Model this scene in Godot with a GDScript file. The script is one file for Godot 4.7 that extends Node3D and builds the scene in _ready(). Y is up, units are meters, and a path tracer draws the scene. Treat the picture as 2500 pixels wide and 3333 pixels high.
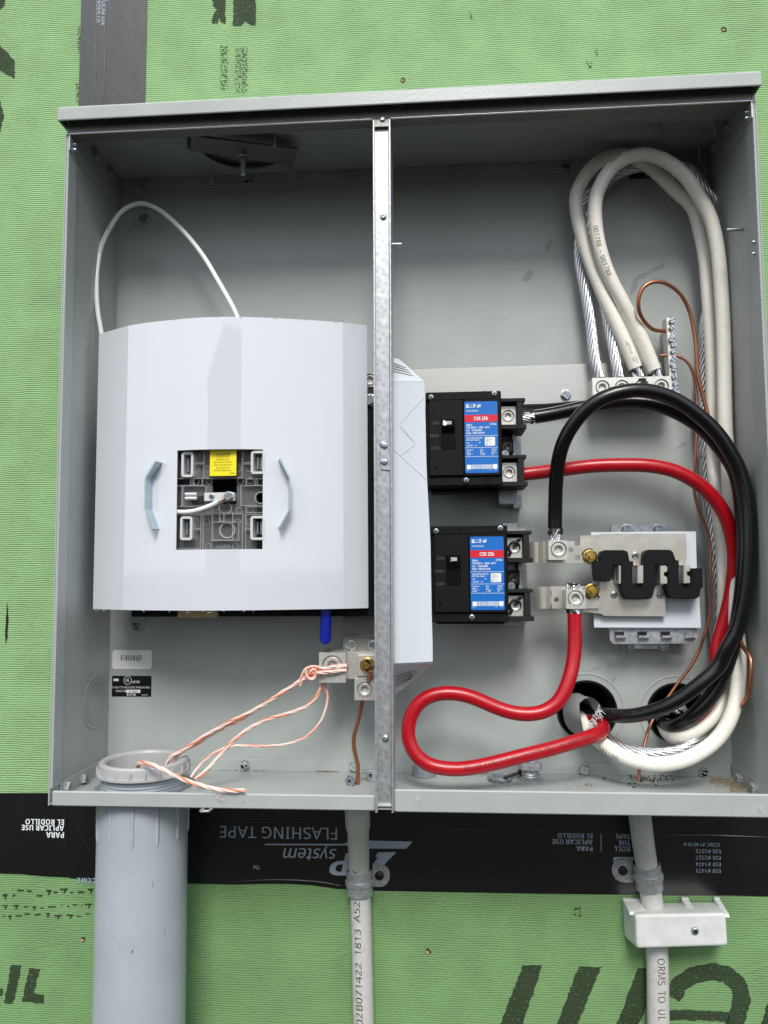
extends Node3D
# An open electrical enclosure (meter socket, two breakers, plug-on bus) screwed to green wall sheathing.
# World: x right, y up, sheathing face at z = 0, enclosure opens towards +z. Units are metres.

const CAM_POS := Vector3(0.4505, 0.2641, 1.0304)
const CAM_YAW := 0.0715
const CAM_PITCH := 0.0771
const CAM_ROLL := -0.0067
const FOCAL := 2501.0        # in photo pixels (photo 2500 x 3333)
const BOX_W := 0.82
const BOX_D := 0.158

# crops of the photograph in which points were read: [x0, y0, photo pixels per crop pixel]
const CROP := {
	"A": [0, 0, .7836], "B": [1200, 0, .7836], "C": [0, 600, .7535], "D": [1200, 600, .7836], "E": [0, 1400, .7535],
	"F": [1200, 1400, .7836], "G": [0, 2050, .7836], "H": [1200, 2050, .7836], "I": [0, 2600, .7836], "J": [1200, 2600, .7836],
	"K": [540, 1430, .217], "L": [1360, 1240, .2411], "M": [1380, 1680, .2411], "N": [1700, 1650, .3918], "O": [1750, 900, .3918],
	"Q": [1750, 2100, .4521], "S": [0, 0, 1.0]}

var cam_basis: Basis
var mats := {}
var origin_of := {}
var used := {}
var proto := {}
var font: Font
var font_bold: Font
var rng := RandomNumberGenerator.new()

# ------------------------------------------------------------------ geometry collector
class MB:
	var v := PackedVector3Array()
	var n := PackedVector3Array()
	var uv := PackedVector2Array()
	var xf := Transform3D.IDENTITY
	func tri(a: Vector3, b: Vector3, c: Vector3, na: Vector3, nb: Vector3, nc: Vector3, ua := Vector2.ZERO, ub := Vector2.ZERO, uc := Vector2.ZERO):
		var g := (b - a).cross(c - a)
		if g.length_squared() < 1e-22:
			return
		if g.dot(na + nb + nc) > 0.0:      # Godot fronts run clockwise
			var t := b; b = c; c = t
			t = nb; nb = nc; nc = t
			var t2 := ub; ub = uc; uc = t2
		v.append(xf * a); v.append(xf * b); v.append(xf * c)
		n.append((xf.basis * na).normalized()); n.append((xf.basis * nb).normalized()); n.append((xf.basis * nc).normalized())
		uv.append(ua); uv.append(ub); uv.append(uc)
	func flat(a: Vector3, b: Vector3, c: Vector3, out: Vector3):
		var g := (b - a).cross(c - a).normalized()
		if g.dot(out) < 0.0: g = -g
		tri(a, b, c, g, g, g)
	func quad(a: Vector3, b: Vector3, c: Vector3, d: Vector3, out: Vector3):
		flat(a, b, c, out); flat(a, c, d, out)
	func mesh() -> ArrayMesh:
		var arr := []
		arr.resize(Mesh.ARRAY_MAX)
		arr[Mesh.ARRAY_VERTEX] = v; arr[Mesh.ARRAY_NORMAL] = n; arr[Mesh.ARRAY_TEX_UV] = uv
		var m := ArrayMesh.new()
		m.add_surface_from_arrays(Mesh.PRIMITIVE_TRIANGLES, arr)
		return m

# ------------------------------------------------------------------ photo points to places
func ray(px: float, py: float) -> Vector3:
	return cam_basis * Vector3((px - 1250.0) / FOCAL, -(py - 1666.5) / FOCAL, -1.0)
func at(k: String, x: float, y: float, val: float, axis := 2) -> Vector3:
	var c = CROP[k]
	var d := ray(c[0] + x * c[2], c[1] + y * c[2])
	return CAM_POS + d * ((val - CAM_POS[axis]) / d[axis])
func poly(k: String, a: Array, z: float) -> PackedVector2Array:
	var r := PackedVector2Array()
	for i in range(0, a.size(), 2):
		var p := at(k, a[i], a[i + 1], z)
		r.append(Vector2(p.x, p.y))
	return r
func path(a: Array) -> Array:           # ["D", x, y, z, x, y, z, ..., "F", x, y, z ...]
	var r := []
	var k := "S"
	var i := 0
	while i < a.size():
		if a[i] is String:
			k = a[i]; i += 1
		else:
			r.append(at(k, a[i], a[i + 1], a[i + 2])); i += 3
	return r
func spline(c: Array, step := 0.004, relax := 3) -> Array:
	var dense := []
	for i in c.size() - 1:
		var p0: Vector3 = c[max(i - 1, 0)]
		var p1: Vector3 = c[i]
		var p2: Vector3 = c[i + 1]
		var p3: Vector3 = c[min(i + 2, c.size() - 1)]
		var t0 := 0.0
		var t1 := maxf(sqrt(p0.distance_to(p1)), 1e-4) + t0
		var t2 := maxf(sqrt(p1.distance_to(p2)), 1e-4) + t1
		var t3 := maxf(sqrt(p2.distance_to(p3)), 1e-4) + t2
		if i == 0: p0 = p1 - (p2 - p1) * 0.02; t1 = t0 + sqrt(p0.distance_to(p1)) + 1e-4; t2 = t1 + sqrt(p1.distance_to(p2)); t3 = t2 + maxf(sqrt(p2.distance_to(p3)), 1e-4)
		if i == c.size() - 2: p3 = p2 + (p2 - p1) * 0.02; t3 = t2 + sqrt(p2.distance_to(p3)) + 1e-4
		for j in 16:
			var t := lerpf(t1, t2, j / 16.0)
			var a1 := p0 * ((t1 - t) / (t1 - t0)) + p1 * ((t - t0) / (t1 - t0))
			var a2 := p1 * ((t2 - t) / (t2 - t1)) + p2 * ((t - t1) / (t2 - t1))
			var a3 := p2 * ((t3 - t) / (t3 - t2)) + p3 * ((t - t2) / (t3 - t2))
			var b1 := a1 * ((t2 - t) / (t2 - t0)) + a2 * ((t - t0) / (t2 - t0))
			var b2 := a2 * ((t3 - t) / (t3 - t1)) + a3 * ((t - t1) / (t3 - t1))
			dense.append(b1 * ((t2 - t) / (t2 - t1)) + b2 * ((t - t1) / (t2 - t1)))
	dense.append(c[-1])
	var out := [dense[0]]
	var acc := 0.0
	for i in range(1, dense.size()):
		acc += dense[i].distance_to(dense[i - 1])
		if acc >= step or i == dense.size() - 1:
			out.append(dense[i]); acc = 0.0
	for k in relax:                         # a stiff cable has no small kinks
		for f in [.5, -.52]:                # in and out again, so that bends keep their size
			var s := out.duplicate()
			for i in range(1, out.size() - 1):
				s[i] = out[i] + ((out[i - 1] + out[i + 1]) * 0.5 - out[i]) * f
			out = s
	return out
func frames(p: Array) -> Array:
	var r := []
	var up := Vector3(0.12, 0.2, 1).normalized()
	for i in p.size():
		var t: Vector3 = (p[min(i + 1, p.size() - 1)] - p[max(i - 1, 0)]).normalized()
		up = (up - t * up.dot(t)).normalized()
		r.append([t, up, t.cross(up)])
	return r

# ------------------------------------------------------------------ shapes
func tube(mb: MB, p: Array, radius, seg := 14, caps := true):
	var fr := frames(p)
	var s := 0.0
	var prev := []
	for i in p.size():
		var r: float = radius[i] if radius is Array else radius
		if i > 0: s += p[i].distance_to(p[i - 1])
		var ring := []
		for j in seg + 1:
			var a := TAU * j / seg
			var d: Vector3 = fr[i][1] * cos(a) + fr[i][2] * sin(a)
			ring.append([p[i] + d * r, d, Vector2(s * 10.0, float(j) / seg)])
		if i > 0:
			for j in seg:
				var q0 = prev[j]; var q1 = prev[j + 1]; var q2 = ring[j + 1]; var q3 = ring[j]
				mb.tri(q0[0], q1[0], q2[0], q0[1], q1[1], q2[1], q0[2], q1[2], q2[2])
				mb.tri(q0[0], q2[0], q3[0], q0[1], q2[1], q3[1], q0[2], q2[2], q3[2])
		if caps and (i == 0 or i == p.size() - 1):
			var o: Vector3 = fr[i][0] * (-1.0 if i == 0 else 1.0)
			for j in seg: mb.flat(p[i], ring[j][0], ring[j + 1][0], o)
		prev = ring
func strands(mb: MB, p: Array, big: float, count: int, small: float, pitch: float, phase := 0.0, only := []):
	var fr := frames(p)
	for k in count:
		if only.size() and not (k in only): continue
		var q := []
		var s := 0.0
		for i in p.size():
			if i > 0: s += p[i].distance_to(p[i - 1])
			var a := TAU * (float(k) / count + s / pitch) + phase
			q.append(p[i] + (fr[i][1] * cos(a) + fr[i][2] * sin(a)) * big)
		tube(mb, q, small, 7)
func lathe(mb: MB, o: Vector3, axis: Vector3, prof: Array, seg := 24, turn := 0.0):
	axis = axis.normalized()
	var u := axis.cross(Vector3.UP if absf(axis.y) < 0.9 else Vector3.RIGHT).normalized()
	var w := axis.cross(u)
	for i in prof.size() - 1:
		var a = prof[i]; var b = prof[i + 1]
		var dr: float = b[0] - a[0]
		var dh: float = b[1] - a[1]
		if dr == 0.0 and dh == 0.0: continue
		for j in seg:
			var t0 := TAU * j / seg + turn
			var t1 := TAU * (j + 1) / seg + turn
			var d0 := u * cos(t0) + w * sin(t0)
			var d1 := u * cos(t1) + w * sin(t1)
			var n0 := (d0 * dh - axis * dr).normalized()
			var n1 := (d1 * dh - axis * dr).normalized()
			if seg <= 8:
				var m := ((d0 + d1) * dh * 0.5 - axis * dr).normalized()
				n0 = m; n1 = m
			var p0: Vector3 = o + d0 * a[0] + axis * a[1]
			var p1: Vector3 = o + d1 * a[0] + axis * a[1]
			var p2: Vector3 = o + d1 * b[0] + axis * b[1]
			var p3: Vector3 = o + d0 * b[0] + axis * b[1]
			mb.tri(p0, p1, p2, n0, n1, n1)
			mb.tri(p0, p2, p3, n0, n1, n0)
func inset(q: PackedVector2Array, d: float) -> PackedVector2Array:   # q runs counter-clockwise
	var r := PackedVector2Array()
	var c := q.size()
	for i in c:
		var e0 := (q[i] - q[(i + c - 1) % c]).normalized()
		var e1 := (q[(i + 1) % c] - q[i]).normalized()
		var n0 := Vector2(-e0.y, e0.x)
		var n1 := Vector2(-e1.y, e1.x)
		var m := n0 + n1
		var l := m.length_squared()
		r.append(q[i] + (m * (2.0 * d / l) if l > 0.3 else n1 * d))
	return r
func prism(mb: MB, q: PackedVector2Array, z0: float, z1: float, bev := 0.0, back := false):
	var area := 0.0
	for i in q.size(): area += q[i].cross(q[(i + 1) % q.size()])
	if area < 0.0: q.reverse()
	var top := inset(q, bev) if bev > 0.0 else q
	var idx := Geometry2D.triangulate_polygon(top)
	if idx.is_empty():
		top = q; bev = 0.0; idx = Geometry2D.triangulate_polygon(q)
	for i in range(0, idx.size(), 3):
		var a := top[idx[i]]; var b := top[idx[i + 1]]; var c := top[idx[i + 2]]
		mb.flat(Vector3(a.x, a.y, z1), Vector3(b.x, b.y, z1), Vector3(c.x, c.y, z1), Vector3.BACK)
		if back: mb.flat(Vector3(a.x, a.y, z0), Vector3(b.x, b.y, z0), Vector3(c.x, c.y, z0), Vector3.FORWARD)
	for i in q.size():
		var j := (i + 1) % q.size()
		var e := q[j] - q[i]
		var o := Vector3(e.y, -e.x, 0)
		mb.quad(Vector3(q[i].x, q[i].y, z0), Vector3(q[j].x, q[j].y, z0), Vector3(q[j].x, q[j].y, z1 - bev), Vector3(q[i].x, q[i].y, z1 - bev), o)
		if bev > 0.0:
			mb.quad(Vector3(q[i].x, q[i].y, z1 - bev), Vector3(q[j].x, q[j].y, z1 - bev), Vector3(top[j].x, top[j].y, z1), Vector3(top[i].x, top[i].y, z1), o.normalized() + Vector3.BACK)
func rrect(x0: float, y0: float, x1: float, y1: float, r := 0.0, seg := 3) -> PackedVector2Array:
	var q := PackedVector2Array()
	if r <= 0.0:
		return PackedVector2Array([Vector2(x0, y0), Vector2(x1, y0), Vector2(x1, y1), Vector2(x0, y1)])
	var cs := [[x1 - r, y0 + r, -PI / 2], [x1 - r, y1 - r, 0.0], [x0 + r, y1 - r, PI / 2], [x0 + r, y0 + r, PI]]
	for c in cs:
		for i in seg + 1:
			var a: float = c[2] + PI / 2 * i / seg
			q.append(Vector2(c[0] + cos(a) * r, c[1] + sin(a) * r))
	return q
func box(mb: MB, a: Vector3, b: Vector3, bev := 0.0004):
	prism(mb, rrect(minf(a.x, b.x), minf(a.y, b.y), maxf(a.x, b.x), maxf(a.y, b.y), bev, 1), minf(a.z, b.z), maxf(a.z, b.z), bev, true)
func circle(c: Vector2, r: float, seg := 24) -> PackedVector2Array:
	var q := PackedVector2Array()
	for i in seg: q.append(c + Vector2(cos(TAU * i / seg), sin(TAU * i / seg)) * r)
	return q
# a plate in the xy plane of mb.xf from z0 (back) to z1 (front), with openings: [centre, radius] or [Rect2]
func holed(mb: MB, x0: float, y0: float, x1: float, y1: float, z0: float, z1: float, holes: Array):
	var xs := [x0, x1]
	var ys := [y0, y1]
	var cuts := []
	for h in holes:
		var r: Rect2 = h[0] if h[0] is Rect2 else Rect2(h[0] - Vector2.ONE * h[1] * 1.06, Vector2.ONE * h[1] * 2.12)
		cuts.append(r)
		xs.append(clampf(r.position.x, x0, x1)); xs.append(clampf(r.end.x, x0, x1)); ys.append(clampf(r.position.y, y0, y1)); ys.append(clampf(r.end.y, y0, y1))
	xs.sort(); ys.sort()
	for i in xs.size() - 1:
		for j in ys.size() - 1:
			if xs[i + 1] - xs[i] < 1e-6 or ys[j + 1] - ys[j] < 1e-6: continue
			var mid := Vector2((xs[i] + xs[i + 1]) / 2, (ys[j] + ys[j + 1]) / 2)
			var skip := false
			for r in cuts:
				if r.has_point(mid): skip = true
			if skip: continue
			for z in [z1, z0]:
				mb.quad(Vector3(xs[i], ys[j], z), Vector3(xs[i + 1], ys[j], z), Vector3(xs[i + 1], ys[j + 1], z), Vector3(xs[i], ys[j + 1], z), Vector3.BACK if z == z1 else Vector3.FORWARD)
	for h in holes:
		if h[0] is Rect2:
			var a: Vector2 = h[0].position
			var b: Vector2 = h[0].end
			for e in [[a.x, a.y, b.x, a.y, Vector3.UP], [b.x, a.y, b.x, b.y, Vector3.LEFT], [b.x, b.y, a.x, b.y, Vector3.DOWN], [a.x, b.y, a.x, a.y, Vector3.RIGHT]]:
				mb.quad(Vector3(e[0], e[1], z0), Vector3(e[2], e[3], z0), Vector3(e[2], e[3], z1), Vector3(e[0], e[1], z1), e[4])
			continue
		var c: Vector2 = h[0]
		var m: float = h[1] * 1.06
		for i in 48:
			var d0 := Vector2(cos(TAU * i / 48), sin(TAU * i / 48))
			var d1 := Vector2(cos(TAU * (i + 1) / 48), sin(TAU * (i + 1) / 48))
			var s0 := c + d0 * (m / maxf(absf(d0.x), absf(d0.y)))
			var s1 := c + d1 * (m / maxf(absf(d1.x), absf(d1.y)))
			var i0: Vector2 = c + d0 * h[1]
			var i1: Vector2 = c + d1 * h[1]
			for z in [z1, z0]:
				mb.quad(Vector3(i0.x, i0.y, z), Vector3(i1.x, i1.y, z), Vector3(s1.x, s1.y, z), Vector3(s0.x, s0.y, z), Vector3.BACK if z == z1 else Vector3.FORWARD)
			mb.quad(Vector3(i0.x, i0.y, z0), Vector3(i1.x, i1.y, z0), Vector3(i1.x, i1.y, z1), Vector3(i0.x, i0.y, z1), Vector3(-d0.x, -d0.y, 0))
	var es := [[x0, y0, x1, y0, Vector3.DOWN], [x1, y0, x1, y1, Vector3.RIGHT], [x1, y1, x0, y1, Vector3.UP], [x0, y1, x0, y0, Vector3.LEFT]]
	for e in es:
		mb.quad(Vector3(e[0], e[1], z0), Vector3(e[2], e[3], z0), Vector3(e[2], e[3], z1), Vector3(e[0], e[1], z1), e[4])
func rect_of(k: String, r: Array, z: float) -> Rect2:
	var a := at(k, r[0], r[1], z)
	var b := at(k, r[2], r[3], z)
	return Rect2(minf(a.x, b.x), minf(a.y, b.y), absf(a.x - b.x), absf(a.y - b.y))

# ------------------------------------------------------------------ lettering
func glyphs(text: String, f: Font) -> Array:
	var tm := TextMesh.new()
	tm.text = text; tm.font = f; tm.font_size = 48; tm.pixel_size = 1.0 / 34.3   # capitals one unit high
	tm.depth = 0.0; tm.horizontal_alignment = HORIZONTAL_ALIGNMENT_LEFT; tm.vertical_alignment = VERTICAL_ALIGNMENT_BOTTOM
	tm.curve_step = 1.0
	var arr := tm.get_mesh_arrays()
	if arr.is_empty() or arr[Mesh.ARRAY_VERTEX] == null: return []
	var vs: PackedVector3Array = arr[Mesh.ARRAY_VERTEX]
	var ix = arr[Mesh.ARRAY_INDEX]
	var out := []
	if ix != null and ix.size():
		for i in ix: out.append(vs[i])
	else:
		for p in vs: out.append(p)
	return out
# base = left end (align 0), middle (1) or right end (2) of the line's foot; h = height of a capital
func write(mb: MB, text: String, base: Vector3, h: float, right := Vector3.RIGHT, up := Vector3.UP, align := 0, bold := false, wide := 1.0):
	var g := glyphs(text, font_bold if bold else font)
	if g.is_empty(): return
	var lo := 1e9; var hi := -1e9; var foot := glyph_foot()
	for p in g:
		lo = minf(lo, p.x); hi = maxf(hi, p.x)
	var shift: float = [lo, (lo + hi) / 2, hi][align]
	var nn := right.cross(up).normalized()
	for i in range(0, g.size() - 2, 3):
		var t := []
		for j in 3:
			var p: Vector3 = g[i + j]
			t.append(base + right * ((p.x - shift) * h * wide) + up * ((p.y - foot) * h))
		mb.tri(t[0], t[1], t[2], nn, nn, nn)
var foot_cache := -999.0
func glyph_foot() -> float:
	if foot_cache < -900:
		foot_cache = 1e9
		for p in glyphs("H", font): foot_cache = minf(foot_cache, p.y)
	return foot_cache
func finer(g: Array, most: float) -> Array:     # splits triangles so that they can follow a round surface
	var todo := g.duplicate()
	var done := []
	while todo.size() >= 3:
		var c: Vector3 = todo.pop_back(); var b: Vector3 = todo.pop_back(); var a: Vector3 = todo.pop_back()
		var la := absf(a.y - b.y); var lb := absf(b.y - c.y); var lc := absf(c.y - a.y)
		if maxf(la, maxf(lb, lc)) <= most:
			done.append(a); done.append(b); done.append(c)
		elif la >= lb and la >= lc:
			var m := (a + b) / 2
			todo.append_array([a, m, c, m, b, c])
		elif lb >= lc:
			var m := (b + c) / 2
			todo.append_array([a, b, m, a, m, c])
		else:
			var m := (c + a) / 2
			todo.append_array([a, b, m, m, b, c])
	return done
func along(p: Array, q: Vector3) -> float:      # how far along p its point nearest to q lies
	var s := 0.0
	var best := 1e9
	var r := 0.0
	for i in p.size():
		if i > 0: s += p[i].distance_to(p[i - 1])
		if p[i].distance_to(q) < best:
			best = p[i].distance_to(q); r = s
	return r
# writing that runs along a cable: starts s0 metres along p, at angle given by the direction `face`
func write_along(mb: MB, text: String, p: Array, s0: float, r: float, h: float, face: Vector3, flip := false, wide := 1.0):
	var g := glyphs(text, font)
	if g.is_empty(): return
	var foot := glyph_foot()
	var cum := [0.0]
	for i in range(1, p.size()): cum.append(cum[-1] + p[i].distance_to(p[i - 1]))
	g = finer(g, .35 * minf(1.0, r / h))
	for i in range(0, g.size() - 2, 3):
		var t := []
		var nn := []
		for j in 3:
			var q: Vector3 = g[i + j]
			var s: float = s0 + q.x * h * wide * (-1.0 if flip else 1.0)
			s = clampf(s, 0.0, cum[-1] - 0.0001)
			var k: int = clampi(cum.bsearch(s) - 1, 0, p.size() - 2)
			var w: float = (s - cum[k]) / maxf(cum[k + 1] - cum[k], 1e-6)
			var c: Vector3 = p[k].lerp(p[k + 1], w)
			var tan0: Vector3 = (p[min(k + 1, p.size() - 1)] - p[max(k - 1, 0)]).normalized()
			var tan1: Vector3 = (p[min(k + 2, p.size() - 1)] - p[k]).normalized()
			var tg := tan0.lerp(tan1, w).normalized()
			var f := (face - tg * face.dot(tg)).normalized()
			var side := f.cross(tg) * (-1.0 if flip else 1.0)
			var a := (q.y - foot - 0.5) * h / r
			var d := f * cos(a) + side * sin(a)
			t.append(c + d * r); nn.append(d)
		mb.tri(t[0], t[1], t[2], nn[0], nn[1], nn[2])

# ------------------------------------------------------------------ objects
func numbered(called: String) -> String:
	used[called] = used.get(called, -1) + 1
	return called if used[called] == 0 else "%s_%03d" % [called, used[called]]
func thing(called: String, label: String, category: String, base: Vector3, group := "") -> Node3D:
	var o := Node3D.new()
	o.name = numbered(called)
	add_child(o)
	o.position = base
	origin_of[o] = base
	o.set_meta("label", label); o.set_meta("category", category)
	if group: o.set_meta("group", group)
	return o
func obj(called: String, mb: MB, mat, parent = null, label := "") -> MeshInstance3D:
	var lo := Vector3(1e9, 1e9, 1e9)
	var hi := -lo
	for p in mb.v:
		lo = lo.min(p); hi = hi.max(p)
	var c := Vector3((lo.x + hi.x) / 2, lo.y, (lo.z + hi.z) / 2)
	for i in mb.v.size(): mb.v[i] -= c
	var o := MeshInstance3D.new()
	o.mesh = mb.mesh()
	o.material_override = mats[mat]
	if parent == null:
		o.name = numbered(called); add_child(o); o.position = c
	else:
		o.name = called; parent.add_child(o, true); o.position = c - origin_of[parent]
	origin_of[o] = c
	if label: o.set_meta("label", label)
	return o
func put(kind: String, parent: Node3D, pos: Vector3, face := Vector3.BACK, turn := 0.0, size := 1.0, called := "", mat := "") -> MeshInstance3D:
	var pr = proto[kind]
	var o := MeshInstance3D.new()
	o.mesh = pr[0]
	o.material_override = mats[mat if mat else pr[1]]
	o.name = called if called else pr[2]
	parent.add_child(o, true)
	var b := Basis.IDENTITY
	if face.distance_to(Vector3.BACK) > 0.001:
		b = Basis(Quaternion(Vector3.BACK, face.normalized()))
	o.transform = Transform3D(b * Basis(Vector3.BACK, turn) * Basis.from_scale(Vector3.ONE * size), pos - origin_of[parent])
	origin_of[o] = pos
	return o
func plate(called: String, parent: Node3D, mat: String, k: String, pts: Array, z0: float, z1: float, bev := 0.0004, label := "") -> MeshInstance3D:
	var mb := MB.new()
	prism(mb, poly(k, pts, z1), z0, z1, bev, true)
	return obj(called, mb, mat, parent, label)
func rect_plate(called: String, parent: Node3D, mat: String, k: String, r: Array, z0: float, z1: float, bev := 0.0004, round := 0.0, label := "") -> MeshInstance3D:
	var a := at(k, r[0], r[1], z1)
	var b := at(k, r[2], r[3], z1)
	var mb := MB.new()
	prism(mb, rrect(minf(a.x, b.x), minf(a.y, b.y), maxf(a.x, b.x), maxf(a.y, b.y), maxf(round, bev), 1 if round == 0.0 else 4), z0, z1, bev, true)
	return obj(called, mb, mat, parent, label)
func tag(o: Node, label: String, category: String, group := ""):
	o.set_meta("label", label); o.set_meta("category", category)
	if group: o.set_meta("group", group)

# ------------------------------------------------------------------ materials
func noise_image(sz: int, freq: float, sd: int, octaves := 4, kind := FastNoiseLite.TYPE_SIMPLEX_SMOOTH) -> Image:
	var f := FastNoiseLite.new()
	f.seed = sd; f.frequency = freq; f.noise_type = kind
	f.fractal_type = FastNoiseLite.FRACTAL_FBM; f.fractal_octaves = octaves
	var im := f.get_seamless_image(sz, sz)
	im.convert(Image.FORMAT_L8)
	return im
func tones(im: Image, lo: Color, hi: Color, power := 1.0) -> ImageTexture:
	var w := im.get_width()
	var src := im.get_data()
	var out := PackedByteArray()
	out.resize(w * w * 3)
	var lut := []
	for i in 256:
		var c := lo.lerp(hi, pow(i / 255.0, power))
		lut.append([int(c.r * 255), int(c.g * 255), int(c.b * 255)])
	for i in src.size():
		var c = lut[src[i]]
		out[i * 3] = c[0]; out[i * 3 + 1] = c[1]; out[i * 3 + 2] = c[2]
	var im2 := Image.create_from_data(w, w, false, Image.FORMAT_RGB8, out)
	im2.generate_mipmaps()
	return ImageTexture.create_from_image(im2)
func bumps(im: Image, scale: float) -> ImageTexture:
	var b: Image = im.duplicate()
	b.convert(Image.FORMAT_RGBA8)
	b.bump_map_to_normal_map(scale)
	return ImageTexture.create_from_image(b)
func mat(called: String, c: Color, rough: float, metal := 0.0, tex: Texture2D = null, scale := 1.0, nrm: Texture2D = null, nscale := 1.0, rtex: Texture2D = null) -> StandardMaterial3D:
	var m := StandardMaterial3D.new()
	m.albedo_color = c; m.roughness = rough; m.metallic = metal
	if tex or nrm or rtex:
		m.uv1_triplanar = true; m.uv1_world_triplanar = true; m.uv1_scale = Vector3.ONE * scale
	if tex: m.albedo_texture = tex
	if nrm: m.normal_enabled = true; m.normal_texture = nrm; m.normal_scale = nscale
	if rtex: m.roughness_texture = rtex
	mats[called] = m
	return m

# relief of the ribbed facing over pressed wood strands: rows of ribs, strand edges, fibres
func facing_relief(sz: int, ribs: int, across: float, sd: int) -> PackedFloat32Array:
	var h := PackedFloat32Array()
	h.resize(sz * sz)
	var wob := noise_image(sz, 0.012, sd, 3).get_data()
	var fine := noise_image(sz, 0.11, sd + 1, 3).get_data()
	for y in sz:
		for x in sz:
			var i := y * sz + x
			var w := wob[i] / 255.0
			var fn := fine[i] / 255.0
			var rib := sin(TAU * ribs * y / float(sz) + w * 5.0)
			var weave := sin(TAU * ribs * 1.15 * x / float(sz) + w * 4.0)
			h[i] = rib * (0.5 - across * 0.3) * (0.55 + w * 0.7) + weave * across * 0.3 + fn * 0.5 + w * 0.5
	rng.seed = sd
	for k in 210:                        # edges of the strands below, pressed through the facing
		var a := rng.randf_range(-0.6, 0.6) + (PI / 2 if rng.randf() < 0.25 else 0.0)
		var len := rng.randf_range(40.0, 190.0)
		var px := rng.randf() * sz
		var py := rng.randf() * sz
		var amp := rng.randf_range(-0.7, 0.8)
		var wd := rng.randf_range(1.5, 4.0)
		var bend := rng.randf_range(-0.004, 0.004)
		for s in int(len * 1.4):
			var t := s / 1.4
			var cx := px + cos(a + bend * t) * t
			var cy := py + sin(a + bend * t) * t
			var fade := sin(PI * t / len)
			for o in range(-4, 5):
				var ix := posmod(int(cx - sin(a) * o), sz)
				var iy := posmod(int(cy + cos(a) * o), sz)
				h[iy * sz + ix] += amp * fade * exp(-o * o / (wd * wd)) * 0.34
	return h
func facing(called: String, ribs: int, across: float, sd: int, tint: Color):
	var sz := 1024
	var h := facing_relief(sz, ribs, across, sd)
	var b := PackedByteArray(); b.resize(sz * sz)
	var blot := noise_image(sz, 0.006, sd + 5, 4).get_data()
	var flecks := noise_image(sz, 0.06, sd + 6, 2).get_data()
	var rgb := PackedByteArray(); rgb.resize(sz * sz * 3)
	for i in sz * sz:
		var v := clampf(0.5 + (h[i] - 0.5) * 0.3, 0.0, 1.0)
		b[i] = int(v * 255)
		var k := 0.92 + 0.08 * (blot[i] / 255.0 - 0.5)
		if flecks[i] > 212: k -= 0.07          # specks of dirt caught on the ribs
		rgb[i * 3] = clampi(int(tint.r * k * 255), 0, 255)
		rgb[i * 3 + 1] = clampi(int(tint.g * k * 255), 0, 255)
		rgb[i * 3 + 2] = clampi(int(tint.b * k * 255), 0, 255)
	var him := Image.create_from_data(sz, sz, false, Image.FORMAT_L8, b)
	mat(called, Color.WHITE, 0.82, 0.0, ImageTexture.create_from_image(Image.create_from_data(sz, sz, false, Image.FORMAT_RGB8, rgb)), 1.9, bumps(him, 5.2), 1.0)

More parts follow.
